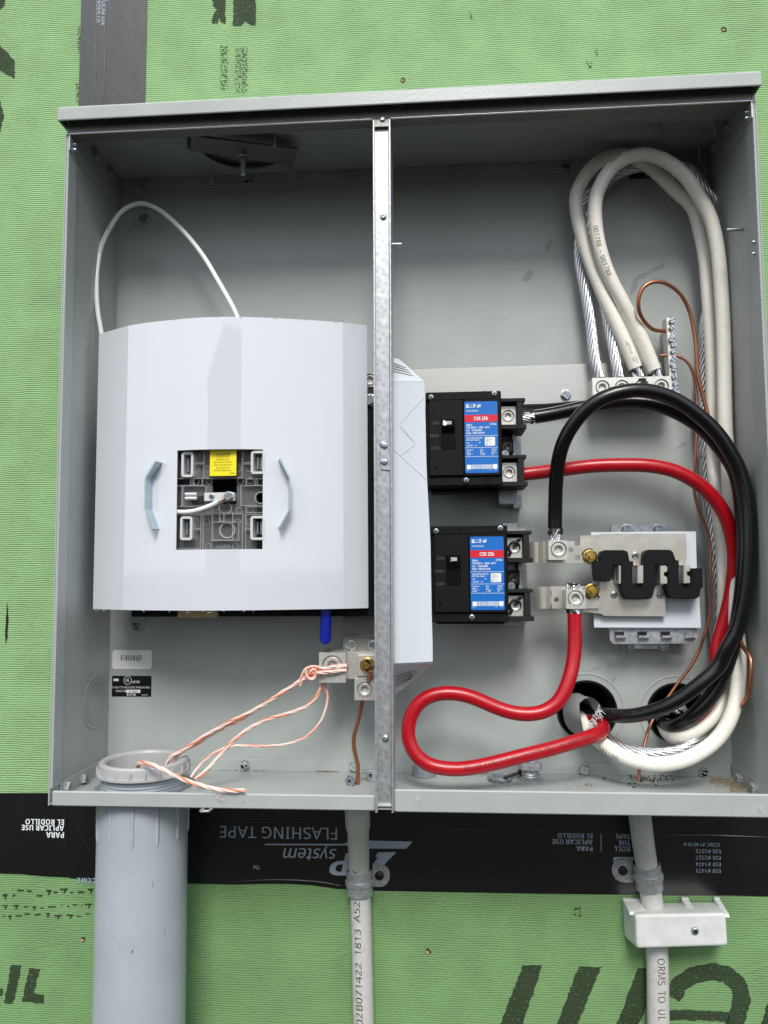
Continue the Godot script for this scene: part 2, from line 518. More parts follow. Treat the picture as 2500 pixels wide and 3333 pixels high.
func make_materials():
	var n1 := noise_image(512, 0.012, 3)
	var n2 := noise_image(512, 0.05, 7)
	var n3 := noise_image(512, 0.16, 9, 3)
	var cell := noise_image(512, 0.03, 11, 2, FastNoiseLite.TYPE_CELLULAR)
	var soft := tones(n1, Color(.9, .9, .9), Color(1, 1, 1))
	var dirty := tones(n2, Color(.72, .70, .66), Color(1, 1, 1), 0.5)
	var peel := bumps(n3, 1.2)
	var rough_var := tones(n1, Color(.75, .75, .75), Color(1, 1, 1))
	var spangle := tones(cell, Color(.72, .73, .75), Color(1, 1, 1), 0.7)
	# streaks along x for rolled metal
	var st := Image.create(256, 256, false, Image.FORMAT_L8)
	rng.seed = 21
	for y in 256:
		var g := rng.randf_range(0.35, 1.0)
		for x in 256: st.set_pixel(x, y, Color(g, g, g) * (0.94 + 0.06 * sin(x * 0.13 + y)))
	var brushed := tones(st, Color(.93, .93, .93), Color(1, 1, 1))
	facing("sheathing_upper", 176, 0.15, 101, Color(.575, .735, .505))
	facing("sheathing_lower", 176, 0.75, 202, Color(.485, .645, .42))
	mat("paint", Color(.652, .675, .667), .38, 0, tones(n1, Color(.96, .96, .96), Color(1, 1, 1)), 2.3, peel, .08, rough_var)
	mat("galvanised", Color(.80, .81, .82), .40, .62, spangle, 9.0, null, 1.0)
	mat("bright_edge", Color(.95, .95, .96), .3, 1.0)
	mat("galvanised_dull", Color(.56, .56, .55), .5, .8, dirty, 8.0)
	mat("zinc", Color(.80, .83, .85), .32, .9, spangle, 20.0)
	mat("zinc_blue", Color(.73, .80, .83), .3, .6, soft, 8.0)
	mat("aluminium", Color(.72, .72, .71), .40, .75, brushed, 7.0)
	mat("aluminium_cast", Color(.88, .875, .855), .42, .7, tones(n2, Color(.86, .85, .83), Color(1, 1, 1), .6), 9.0)
	mat("tinned", Color(.86, .85, .825), .34, .72, tones(n1, Color(.88, .86, .82), Color(1, 1, 1)), 5.0)
	mat("strand_metal", Color(.88, .88, .89), .26, .95)
	mat("brass", Color(.80, .66, .33), .3, .95)
	mat("copper", Color(.78, .52, .41), .36, .9, dirty, 10.0)
	mat("recess_shade", Color(.28, .27, .26), .45, .8)  # dark metal tone that paints shade in screw recesses and strand gaps
	mat("breaker_black", Color(.11, .11, .113), .45, 0, tones(n2, Color(.75, .75, .75), Color(1, 1, 1)), 12.0, peel, .15)
	mat("breaker_gloss", Color(.05, .05, .052), .28)
	mat("black_plastic", Color(.10, .105, .11), .5, 0, soft, 6.0)
	mat("grey_print", Color(.30, .30, .30), .6)
	mat("sticker_blue", Color(.05, .40, .73), .35)
	mat("sticker_red", Color(.80, .10, .16), .35)
	mat("sticker_white", Color(.90, .91, .91), .4)
	mat("sticker_black", Color(.035, .035, .037), .35)
	mat("sticker_yellow", Color(.93, .86, .10), .45)
	mat("ink", Color(.03, .03, .035), .5)
	mat("ink_soft", Color(.25, .23, .21), .6)
	mat("print_white", Color(.88, .90, .92), .5)
	mat("print_silver", Color(.62, .66, .72), .45)
	mat("red_wire", Color(.70, .05, .11), .30, 0, soft, 9.0, bumps(n2, 1.5), .25)
	mat("black_wire", Color(.06, .06, .063), .26, 0, soft, 9.0, bumps(n2, 1.5), .25)
	mat("white_wire", Color(.95, .94, .91), .36, 0, tones(n2, Color(.93, .91, .87), Color(1, 1, 1), .5), 5.0)
	mat("white_lead", Color(.90, .90, .90), .35)
	mat("jacket_grey", Color(.60, .60, .60), .5, 0, soft, 8.0)
	mat("pvc_grey", Color(.665, .69, .72), .38, 0, tones(n1, Color(.93, .93, .94), Color(1, 1, 1)), 2.0)
	mat("pvc_bushing", Color(.70, .70, .705), .42, 0, soft, 4.0)
	mat("pvc_cap", Color(.50, .52, .55), .45)
	mat("conduit_white", Color(.79, .79, .785), .42, 0, tones(n2, Color(.86, .85, .82), Color(1, 1, 1), .5), 4.5)
	mat("white_plastic", Color(.86, .87, .86), .4, 0, soft, 5.0)
	mat("blue_vinyl", Color(.04, .12, .55), .25)
	mat("tape_black", Color(.055, .054, .058), .30, 0, soft, 3.0, bumps(noise_image(512, 0.02, 33, 3), 1.2), .3)
	mats["tape_black"].metallic_specular = .9
	mat("wood_hole", Color(.25, .19, .14), .9)
	mat("wood_chip", Color(.66, .58, .45), .9)
	mat("twine_white", Color(.90, .79, .75), .5)
	mat("twine_orange", Color(.90, .53, .41), .55)
	mat("mark_pen", Color(.05, .045, .05), .6)
	mat("scuff", Color(.44, .46, .455), .6)
	var sm := mat("smudge", Color(.36, .37, .36, .15), .65, 0, soft, 20.0)
	sm.transparency = BaseMaterial3D.TRANSPARENCY_ALPHA
	var sheet := mat("milky_sheet", Color(.845, .86, .89), .06, 0, null, 1.3, bumps(n1, 1.0), .04)
	sheet.clearcoat_enabled = true; sheet.clearcoat = 1.0; sheet.clearcoat_roughness = .04
	sheet.metallic_specular = .7
	sheet.transparency = BaseMaterial3D.TRANSPARENCY_ALPHA
	sheet.albedo_color.a = .89
	mat("white_sheet", Color(.81, .835, .87), .12)
	mat("house_siding", Color(.42, .42, .40), .8)
	mat("house_roof", Color(.25, .24, .24), .9)
	var cl := mat("clear_plastic", Color(.80, .81, .82, .09), .12)
	cl.transparency = BaseMaterial3D.TRANSPARENCY_ALPHA
	var cr := mat("clear_rib", Color(.82, .82, .82, .42), .14)
	cr.transparency = BaseMaterial3D.TRANSPARENCY_ALPHA
	var sb := mat("stain_brown", Color(.48, .40, .32, .24), .6, 0, soft, 30.0)
	sb.transparency = BaseMaterial3D.TRANSPARENCY_ALPHA
	mat("socket_grey", Color(.12, .12, .12), .4, 0, soft, 10.0)
	mat("tan_plate", Color(.78, .68, .52), .5, .1, soft, 10.0)
	mat("strap_white", Color(.86, .86, .86), .35, .4)
	mat("housing_black", Color(.17, .17, .172), .5, 0, soft, 10.0)
	mat("jaw_plastic", Color(.78, .78, .77), .3)
	for k in ["breaker_black", "black_plastic", "housing_black", "breaker_gloss"]: mats[k].metallic_specular = .25
	# ink worn off the facing: the print shows where the alpha noise is high
	var wi := noise_image(512, 0.05, 55, 3)
	var wear := Image.create(512, 512, false, Image.FORMAT_RGBA8)
	var wd := wi.get_data()
	for y in 512:
		for x in 512:
			var t := wd[y * 512 + x] / 255.0
			var rib := 0.5 + 0.5 * sin(TAU * 43.0 * y / 512.0)
			wear.set_pixel(x, y, Color(.20, .26, .17, clampf(0.90 - rib * 0.22 - maxf(0.0, 0.36 - t) * 2.0 - maxf(0.0, t - .5) * .25, 0.0, 1.0)))
	var wm := mat("wall_ink", Color(.82, .82, .82), .85, 0, ImageTexture.create_from_image(wear), 7.5)
	wm.transparency = BaseMaterial3D.TRANSPARENCY_ALPHA
	var faint := Image.create(512, 512, false, Image.FORMAT_RGBA8)
	for y in 512:
		for x in 512:
			var t := wd[y * 512 + x] / 255.0
			faint.set_pixel(x, y, Color(.22, .30, .18, clampf((t - 0.52) * 5.0, 0.0, 0.8)))
	var fm := mat("wall_ink_faint", Color(1, 1, 1), .85, 0, ImageTexture.create_from_image(faint), 9.0)
	fm.transparency = BaseMaterial3D.TRANSPARENCY_ALPHA

# ------------------------------------------------------------------ fasteners (each built once, facing +z, base at z = 0)
func make_protos():
	var mb := MB.new()                   # slotted hex washer head
	lathe(mb, Vector3.ZERO, Vector3.BACK, [[.0062, 0], [.0062, .0009], [.0052, .0011]], 20)
	lathe(mb, Vector3.ZERO, Vector3.BACK, [[.0046, .001], [.0046, .0040], [.0042, .0046], [.0016, .0046]], 6)
	prism(mb, rrect(-.0040, .0007, .0040, .0042), .001, .0046)
	prism(mb, rrect(-.0040, -.0042, .0040, -.0007), .001, .0046)
	lathe(mb, Vector3.ZERO, Vector3.BACK, [[.0042, .0034], [0, .0034]], 12)
	proto["hex"] = [mb.mesh(), "zinc", "hex_screw"]
	mb = MB.new()                        # cross-recess pan head
	lathe(mb, Vector3.ZERO, Vector3.BACK, [[.0033, 0], [.0033, .0008], [.0029, .0016], [.0020, .0021], [.0011, .0022], [.0011, .0012], [0, .0012]], 20)
	for a in 2:
		mb.xf = Transform3D(Basis(Vector3.BACK, PI / 2 * a), Vector3.ZERO)
		for s in [-1, 1]: prism(mb, rrect(.0006, .0004 * s, .0024, .0009 * s), .001, .00235)
	proto["cross"] = [mb.mesh(), "zinc", "cross_screw"]
	mb = MB.new()                        # dark cross on that head, painting the shade of its recess
	for a in 2:
		mb.xf = Transform3D(Basis(Vector3.BACK, PI / 2 * a + PI / 4), Vector3.ZERO)
		prism(mb, rrect(-.0021, -.0004, .0021, .0004), .001, .0024)
	proto["cross_shade"] = [mb.mesh(), "recess_shade", "recess"]
	mb = MB.new()                        # button rivet or torx button
	lathe(mb, Vector3.ZERO, Vector3.BACK, [[.0040, 0], [.0039, .0008], [.0032, .0018], [.0018, .0024], [.0013, .0024], [.0012, .0012], [0, .0012]], 20)
	proto["button"] = [mb.mesh(), "zinc", "button_screw"]
	mb = MB.new()
	lathe(mb, Vector3.ZERO, Vector3.BACK, [[.0026, 0], [.0026, .0012], [.0019, .0035], [0, .0042]], 14)
	proto["rivet"] = [mb.mesh(), "zinc", "rivet"]
	mb = MB.new()                        # hollow hex set screw in a lug (ring with hexagonal socket)
	lathe(mb, Vector3.ZERO, Vector3.BACK, [[.0072, .0], [.0072, .0011], [.0066, .0016], [.0052, .0016], [.0040, .0011]], 28)
	lathe(mb, Vector3.ZERO, Vector3.BACK, [[.0040, .0011], [.0038, -.0018], [0, -.0020]], 6)
	proto["socket"] = [mb.mesh(), "aluminium_cast", "set_screw"]
	mb = MB.new()                        # flanged nut with stud
	lathe(mb, Vector3.ZERO, Vector3.BACK, [[.0100, 0], [.0098, .0012], [.0080, .0024]], 28)
	lathe(mb, Vector3.ZERO, Vector3.BACK, [[.0073, .002], [.0073, .0066], [.0066, .0074], [.0040, .0074]], 6)
	lathe(mb, Vector3.ZERO, Vector3.BACK, [[.0038, .007], [.0038, .0115], [.0031, .0122], [0, .0122]], 16)
	proto["nut"] = [mb.mesh(), "brass", "flange_nut"]
	mb = MB.new()                        # threaded stud, 20 mm
	var prof := []
	for i in 17:
		prof.append([.0027 if i % 2 else .0022, i * .00125])
	prof.append([0, .0205])
	lathe(mb, Vector3.ZERO, Vector3.BACK, prof, 12)
	proto["stud"] = [mb.mesh(), "zinc", "threaded_stud"]
	mb = MB.new()                        # ring pressed into sheet: a raised bead between two radii (unit radius)
	lathe(mb, Vector3.ZERO, Vector3.BACK, [[1.0, 0], [.985, .012], [.955, .012], [.94, 0], [.93, -.001]], 56)
	proto["bead"] = [mb.mesh(), "paint", "knockout_ring"]
	mb = MB.new()                        # cheese-head slotted screw for the ground bar
	lathe(mb, Vector3.ZERO, Vector3.BACK, [[.0029, -.001], [.0029, .0028], [.0026, .0032]], 16)
	prism(mb, rrect(-.0022, .0005, .0022, .0023), .002, .0034)
	prism(mb, rrect(-.0022, -.0023, .0022, -.0005), .002, .0034)
	lathe(mb, Vector3.ZERO, Vector3.BACK, [[.0027, .0021], [0, .0021]], 10)
	proto["cheese"] = [mb.mesh(), "zinc", "terminal_screw"]

func cross_screw(parent: Node3D, pos: Vector3, size := 1.0, face := Vector3.BACK, turn := 0.0):
	put("cross", parent, pos, face, turn, size)
	put("cross_shade", parent, pos, face, turn, size, "screw_recess")  # dark cross painted for the shade in the recess
func knockout(parent: Node3D, c: Vector3, face: Vector3, radii: Array):
	for r in radii:
		put("bead", parent, c + face * .0002, face, 0.0, r)
func cable(called: String, label: String, cat: String, mat_name: String, ctrl: Array, r: float, group := "") -> Array:
	var p := spline(path(ctrl), .004, 60 if r > .005 else 20)
	var t := thing(called, label, cat, Vector3(p[0].x, p[0].y, p[0].z), group)
	var mb := MB.new()
	tube(mb, p, r, 18)
	obj("insulation", mb, mat_name, t)
	return [t, p]
func cut_end(t: Node3D, p: Array, from_start: bool, r: float, len: float):   # bare strands at a stripped end, running on along the cable
	var a: Vector3 = p[0] if from_start else p[-1]
	var d: Vector3 = (p[0] - p[2]).normalized() if from_start else (p[-1] - p[-3]).normalized()
	var q := []
	for i in 8: q.append(a - d * .003 + d * (len * i / 7.0))
	var mb := MB.new()
	strands(mb, q, r * .62, 11, r * .19, .09, 0.4)
	tube(mb, q, r * .52, 10)
	obj("bare_strands", mb, "strand_metal", t)
	mb = MB.new()                         # black joint compound smeared at the cut
	rng.seed = int(a.x * 9000)
	for i in 9:
		var g := rng.randf() * TAU
		var u := d.cross(Vector3.UP if absf(d.y) < .9 else Vector3.RIGHT).normalized()
		var w := d.cross(u)
		var c := a + (u * cos(g) + w * sin(g)) * r * .86 + d * rng.randf_range(-.001, .003)
		var l := c + d * rng.randf_range(.002, .006) + (u * cos(g + .8) + w * sin(g + .8)) * .002
		tube(mb, [c, (c + l) / 2 + u * .0006, l], rng.randf_range(.0007, .0018), 6)
	obj("joint_compound", mb, "mark_pen", t)

# ------------------------------------------------------------------ the wall behind
func jag(q: PackedVector2Array, amp: float, sd: int) -> PackedVector2Array:
	rng.seed = sd
	var r := PackedVector2Array()
	for i in q.size():
		var a := q[i]
		var b := q[(i + 1) % q.size()]
		var c := maxi(1, int(a.distance_to(b) / 0.0032))
		for j in c:
			r.append(a.lerp(b, float(j) / c) + Vector2(rng.randf_range(-amp, amp), rng.randf_range(-amp, amp) * .6))
	return r
func wall_print(wall: Node3D, k: String, pts: Array, ink := "wall_ink", amp := .0011):
	var mb := MB.new()
	var q := jag(poly(k, pts, 0.0006), amp, int(abs(pts[0] * 13 + pts[1])))
	if Geometry2D.triangulate_polygon(q).is_empty(): q = poly(k, pts, 0.0006)
	prism(mb, q, 0.0002, 0.0006)
	obj("printed_mark", mb, ink, wall)
func stroke_poly(pts: Array, wd: float) -> Array:       # thick polyline, in crop pixels, as one outline
	var l := []
	var r := []
	for i in pts.size():
		var a := Vector2(pts[max(i - 1, 0)][0], pts[max(i - 1, 0)][1])
		var b := Vector2(pts[min(i + 1, pts.size() - 1)][0], pts[min(i + 1, pts.size() - 1)][1])
		var t := (b - a).normalized()
		var n := Vector2(-t.y, t.x) * wd / 2
		l.append([pts[i][0] + n.x, pts[i][1] + n.y])
		r.append([pts[i][0] - n.x, pts[i][1] - n.y])
	r.reverse()
	var o := []
	for p in l + r: o.append(p[0]); o.append(p[1])
	return o
var hole_a: Vector3
var hole_b: Vector3
func build_wall():
	hole_a = at("Q", 355, 470, .003)
	hole_b = at("Q", 1005, 490, .003)
	var w := Node3D.new()
	w.name = "wall"; add_child(w); w.position = Vector3(.41, -1.2, 0); origin_of[w] = w.position
	w.set_meta("kind", "structure")
	w.set_meta("label", "green ribbed wall sheathing with worn dark print behind the grey enclosure")
	var mb := MB.new()
	holed(mb, -1.25, -.0915, 2.1, 2.0, -.0115, 0.0, [[Vector2(hole_a.x, hole_a.y), .0395], [Vector2(hole_b.x, hole_b.y), .0395]])
	obj("sheathing_panel", mb, "sheathing_upper", w)
	mb = MB.new()
	box(mb, Vector3(-1.25, -1.2, -.0115), Vector3(2.1, -.0945, 0), .0005)
	obj("sheathing_panel", mb, "sheathing_lower", w)
	# large worn letters
	wall_print(w, "A", [885, -60, 935, -60, 937, 100, 918, 92, 906, 70, 905, 96, 880, 97, 884, 60, 900, 40, 884, 20])
	wall_print(w, "A", [968, -60, 1063, -60, 1062, 106, 1040, 104, 1020, 86, 1000, 105, 966, 106, 972, 40])
	wall_print(w, "A", [915, 190, 945, 190, 945, 370, 915, 372], "wall_ink_faint")
	wall_print(w, "A", [975, 195, 1030, 195, 1026, 385, 980, 385], "wall_ink_faint")
	wall_print(w, "A", [-60, 150, 8, 196, 62, 252, 60, 326, 10, 296, -60, 270])
	wall_print(w, "A", [-60, 400, 0, 420, 16, 480, 0, 545, -60, 560])
	wall_print(w, "A", [-60, -40, 30, -40, 18, 20, -10, 50, -60, 40])
	wall_print(w, "A", [322, 110, 336, 108, 332, 220, 324, 225], "wall_ink_faint")
	wall_print(w, "A", [318, 345, 330, 345, 326, 420, 314, 424], "wall_ink_faint")
	wall_print(w, "B", [940, 205, 954, 205, 954, 232, 940, 232], "wall_ink_faint")
	wall_print(w, "B", [905, 255, 930, 258, 928, 285, 908, 280], "wall_ink_faint")
	wall_print(w, "B", [415, 40, 430, 40, 432, 80, 420, 82], "wall_ink_faint")
	wall_print(w, "I", [45, 690, 90, 690, 55, 852, 17, 850])
	wall_print(w, "I", [122, 703, 166, 706, 140, 808, 180, 814, 178, 852, 91, 842])
	wall_print(w, "I", [-30, 785, 8, 790, 12, 818, -30, 824])
	rng.seed = 5
	for row in [[372, 402, 14, 8], [436, 452, 10, 5], [474, 488, 10, 5]]:      # broken small lines of print
		var x := 8.0
		while x < 392:
			var l := rng.randf_range(8, 34)
			var y := rng.randf_range(row[0], row[1])
			wall_print(w, "I", [x, y, x + l, y + rng.randf_range(-2, 3), x + l - rng.randf_range(0, 6), y + row[3], x + rng.randf_range(0, 5), y + row[3] + 1], "wall_ink", .0005)
			if rng.randf() < .4:
				wall_print(w, "I", [x + l * .6, y, x + l * .6 + 8, y, x + l * .4 + 6, y + row[2] + 8, x + l * .4, y + row[2] + 8], "wall_ink", .0005)
			x += l + rng.randf_range(6, 22)
	wall_print(w, "J", [640, 692, 722, 692, 626, 975, 533, 975])
	wall_print(w, "J", [872, 698, 966, 700, 852, 975, 770, 975])
	wall_print(w, "J", [1118, 704, 1210, 702, 1125, 935, 1112, 975, 1016, 975])
	wall_print(w, "J", stroke_poly([[1262, 826], [1290, 772], [1350, 732], [1420, 718], [1486, 728], [1536, 772], [1550, 832], [1534, 900], [1505, 975]], 72))
	wall_print(w, "J", stroke_poly([[1236, 898], [1380, 900], [1498, 906]], 42))
	wall_print(w, "J", [1655, 850, 1720, 850, 1690, 975, 1625, 975])
	wall_print(w, "J", [840, 452, 880, 450, 885, 490, 842, 486], "wall_ink_faint")
	wall_print(w, "E", [30, 742, 35, 800, 33, 880, 27, 925, 22, 880, 27, 800], "mark_pen", .0007)  # a crack in the wall, its dark slit painted as a flat shape
	for h in [["B", 143, 332], ["B", 1475, 122], ["I", 345, 583], ["J", 247, 633]]:    # nail and staple holes with torn paper
		var c := at(h[0], h[1], h[2], 0.0)
		mb = MB.new()
		rng.seed = int(h[1])
		var q := PackedVector2Array()
		for i in 11:
			var a := TAU * i / 11.0
			q.append(Vector2(c.x, c.y) + Vector2(cos(a), sin(a)) * rng.randf_range(.0024, .0045))
		prism(mb, q, .0002, .0007)
		var o := obj("nail_hole", mb, "wood_hole", w)
		mb = MB.new()
		lathe(mb, c + Vector3(-.0008, -.0016, .0007), Vector3.BACK, [[.0022, 0], [.0015, .0012], [0, .0014]], 9)
		obj("splinter", mb, "wood_chip", o)
	# sleeves through the wall, black inside
	for c in [hole_a, hole_b]:
		mb = MB.new()
		lathe(mb, Vector3(c.x, c.y, 0), Vector3.BACK, [[0, -.16], [.0365, -.16], [.0365, -.03], [.033, -.03], [.033, -.012], [.0365, -.01], [.0365, .0055], [.0385, .0055], [.0385, -.16]], 48)
		var sl := obj("conduit_sleeve", mb, "black_plastic", null)
		tag(sl, "black plastic conduit sleeve in the back panel knockout " + ("holding the torn grey cable jacket" if c == hole_a else "behind the black cables"), "conduit sleeve", "sleeves through the back panel")

func tape(called: String, label: String, outline: PackedVector2Array, z: float) -> MeshInstance3D:
	var mb := MB.new()
	prism(mb, outline, z - .0006, z, .0002, true)
	var o := obj(called, mb, "tape_black", null)
	tag(o, label, "tape", "flashing tape on the sheathing")
	return o
func line_up(mb: MB, text: String, k: String, x: float, y: float, y2: float, z: float, align := 0, bold := true, wide := 1.0):
	# writing that stands on its head on the tape: starts at its right-hand end
	var a := at(k, x, y, z)
	var b := at(k, x, y2, z)
	write(mb, text, a, a.distance_to(b), Vector3.LEFT, Vector3.DOWN, align, bold, wide)
func build_tapes():
	var tz := .0014
	var up := tape("flashing_tape", "dark grey flashing tape strip running vertically up above the enclosure", poly("A", [340, -90, 613, -90, 600, 560, 322, 560], tz), tz)
	var mb := MB.new()
	var a := at("A", 421, 105, tz + .0003)
	var h := at("A", 438, 105, tz).distance_to(at("A", 421, 105, tz))
	write(mb, "APLICAR USE", a, h, Vector3.DOWN, Vector3.RIGHT, 2, true, .92)
	write(mb, "EL RODILLO", at("A", 399, 93, tz + .0003), h, Vector3.DOWN, Vector3.RIGHT, 2, true, .92)
	write(mb, "PARA", at("A", 443, 4, tz + .0003), h, Vector3.DOWN, Vector3.RIGHT, 2, true, .92)
	obj("lettering", mb, "print_silver", up)
	for x in [[440, 3], [405, 2], [560, 1.4]]:     # long raised creases of the strip
		mb = MB.new()
		var p := []
		for i in 14: p.append(at("A", x[0] + sin(i * .9) * 2 - i * .9, -80 + i * 44, tz + .0001))
		tube(mb, spline(p, .01), .0003 * x[1], 6)
		obj("crease", mb, "tape_black", up)

	# the horizontal strip in two lengths: the left one overlaps under the pipe
	var left := tape("flashing_tape", "black flashing tape strip left of the wide grey conduit, lettered upside down", poly("I", [-160, -24, 282, -24, 284, 327, 180, 322, 90, 313, -160, 305], tz), tz)
	mb = MB.new()
	line_up(mb, "PARA", "I", 266, 139, 162, tz + .0003)
	line_up(mb, "APLICAR USE", "I", 266, 111, 133, tz + .0003)
	line_up(mb, "EL RODILLO", "I", 266, 86, 108, tz + .0003)
	obj("lettering", mb, "print_white", left)
	var q := poly("I", [276, -24, 1290, -24], tz - .0004) + poly("J", [1900, -5, 1900, 416, 1660, 406, 1500, 402, 1300, 402, 1120, 399, 900, 397, 640, 393, 400, 389, 160, 385, 5, 381], tz - .0004)
	q += poly("I", [1500, 378, 1400, 374, 1300, 360, 1200, 354, 1100, 354, 960, 356, 780, 352, 600, 352, 420, 345, 390, 341, 286, 329], tz - .0004)
	var main := tape("flashing_tape", "long black flashing tape strip below the enclosure with the silver slanted logo", q, tz - .0004)
	mb = MB.new()
	var z := tz
	line_up(mb, "FLASHING TAPE", "I", 1400, 121, 170, z, 0, false, 1.08)
	line_up(mb, "TM", "I", 1080, 276, 292, z, 0, false)
	line_up(mb, "CCMC", "I", 398, 330, 352, z, 0, true)
	line_up(mb, "PARA", "J", 930, 197, 217, z)
	line_up(mb, "APLICAR USE", "J", 930, 170, 190, z)
	line_up(mb, "EL RODILLO", "J", 930, 145, 164, z)
	line_up(mb, "ROLL", "J", 1086, 198, 219, z)
	line_up(mb, "THE", "J", 1086, 173, 193, z)
	line_up(mb, "TAPE", "J", 1086, 147, 166, z)
	line_up(mb, "ESR #1473", "J", 1462, 292, 308, z, 0, false)
	line_up(mb, "ESR #1474", "J", 1462, 265, 281, z, 0, false)
	line_up(mb, "ESR #2227", "J", 1462, 238, 254, z, 0, false)
	line_up(mb, "ESR #3373", "J", 1462, 211, 227, z, 0, false)
	line_up(mb, "CCMC #14019-R", "J", 1458, 184, 199, z, 0, false)
	prism(mb, poly("J", [964, 145, 967, 145, 967, 218, 964, 218], z), z - .0001, z)
	prism(mb, poly("J", [1017, 242, 1112, 242, 1112, 252, 1028, 252, 1028, 316, 1017, 314], z), z - .0001, z)
	obj("lettering", mb, "print_silver", main)
	mb = MB.new()                       # the slanted logo, also on its head
	var s0 := at("I", 1398, 208, z)
	var sh := s0.distance_to(at("I", 1398, 262, z))
	write(mb, "system", s0, sh, Vector3.LEFT, (Vector3.DOWN + Vector3.LEFT * .22), 0, false, .98)
	write(mb, "P", at("I", 1462, 226, z), s0.distance_to(at("I", 1398, 300, z)), Vector3.LEFT, (Vector3.DOWN + Vector3.LEFT * .25), 0, true, 1.35)
	prism(mb, poly("I", [1100, 187, 1430, 187, 1452, 174, 1550, 174], z) + poly("J", [183, 178, 156, 207, 0, 207], z) + poly("I", [1478, 207, 1440, 194, 1100, 192], z), z - .0001, z)
	prism(mb, poly("J", [114, 222, 60, 279, 12, 279, 38, 244], z) + poly("I", [1560, 240, 1570, 222], z), z - .0001, z)
	prism(mb, poly("I", [1490, 224, 1520, 224, 1480, 300, 1450, 300], z), z - .0001, z)
	obj("logo", mb, "print_silver", main)
	for c in [["J", [[40, 118], [200, 124], [420, 128], [640, 134], [760, 140]], .0012], ["J", [[1200, 152], [1330, 150], [1480, 154], [1660, 160]], .0014],
			["I", [[820, 104], [950, 96], [1100, 98], [1250, 92], [1420, 96]], .0012], ["I", [[960, 348], [1080, 338], [1220, 338], [1330, 346], [1420, 362]], .0018],
			["J", [[700, 40], [900, 52], [1080, 48]], .0009], ["I", [[300, 60], [340, 160], [380, 230]], .0009]]:
		var p := []
		mb = MB.new()                   # a raised fold along the strip
		for b in c[1]: p.append(at(c[0], b[0], b[1], z - .0004))
		p = spline(p, .006)
		var rr := []
		for i in p.size(): rr.append(maxf(.0002, c[2] * sin(PI * (i + .5) / p.size())))
		tube(mb, p, rr, 8)
		obj("wrinkle", mb, "tape_black", main)

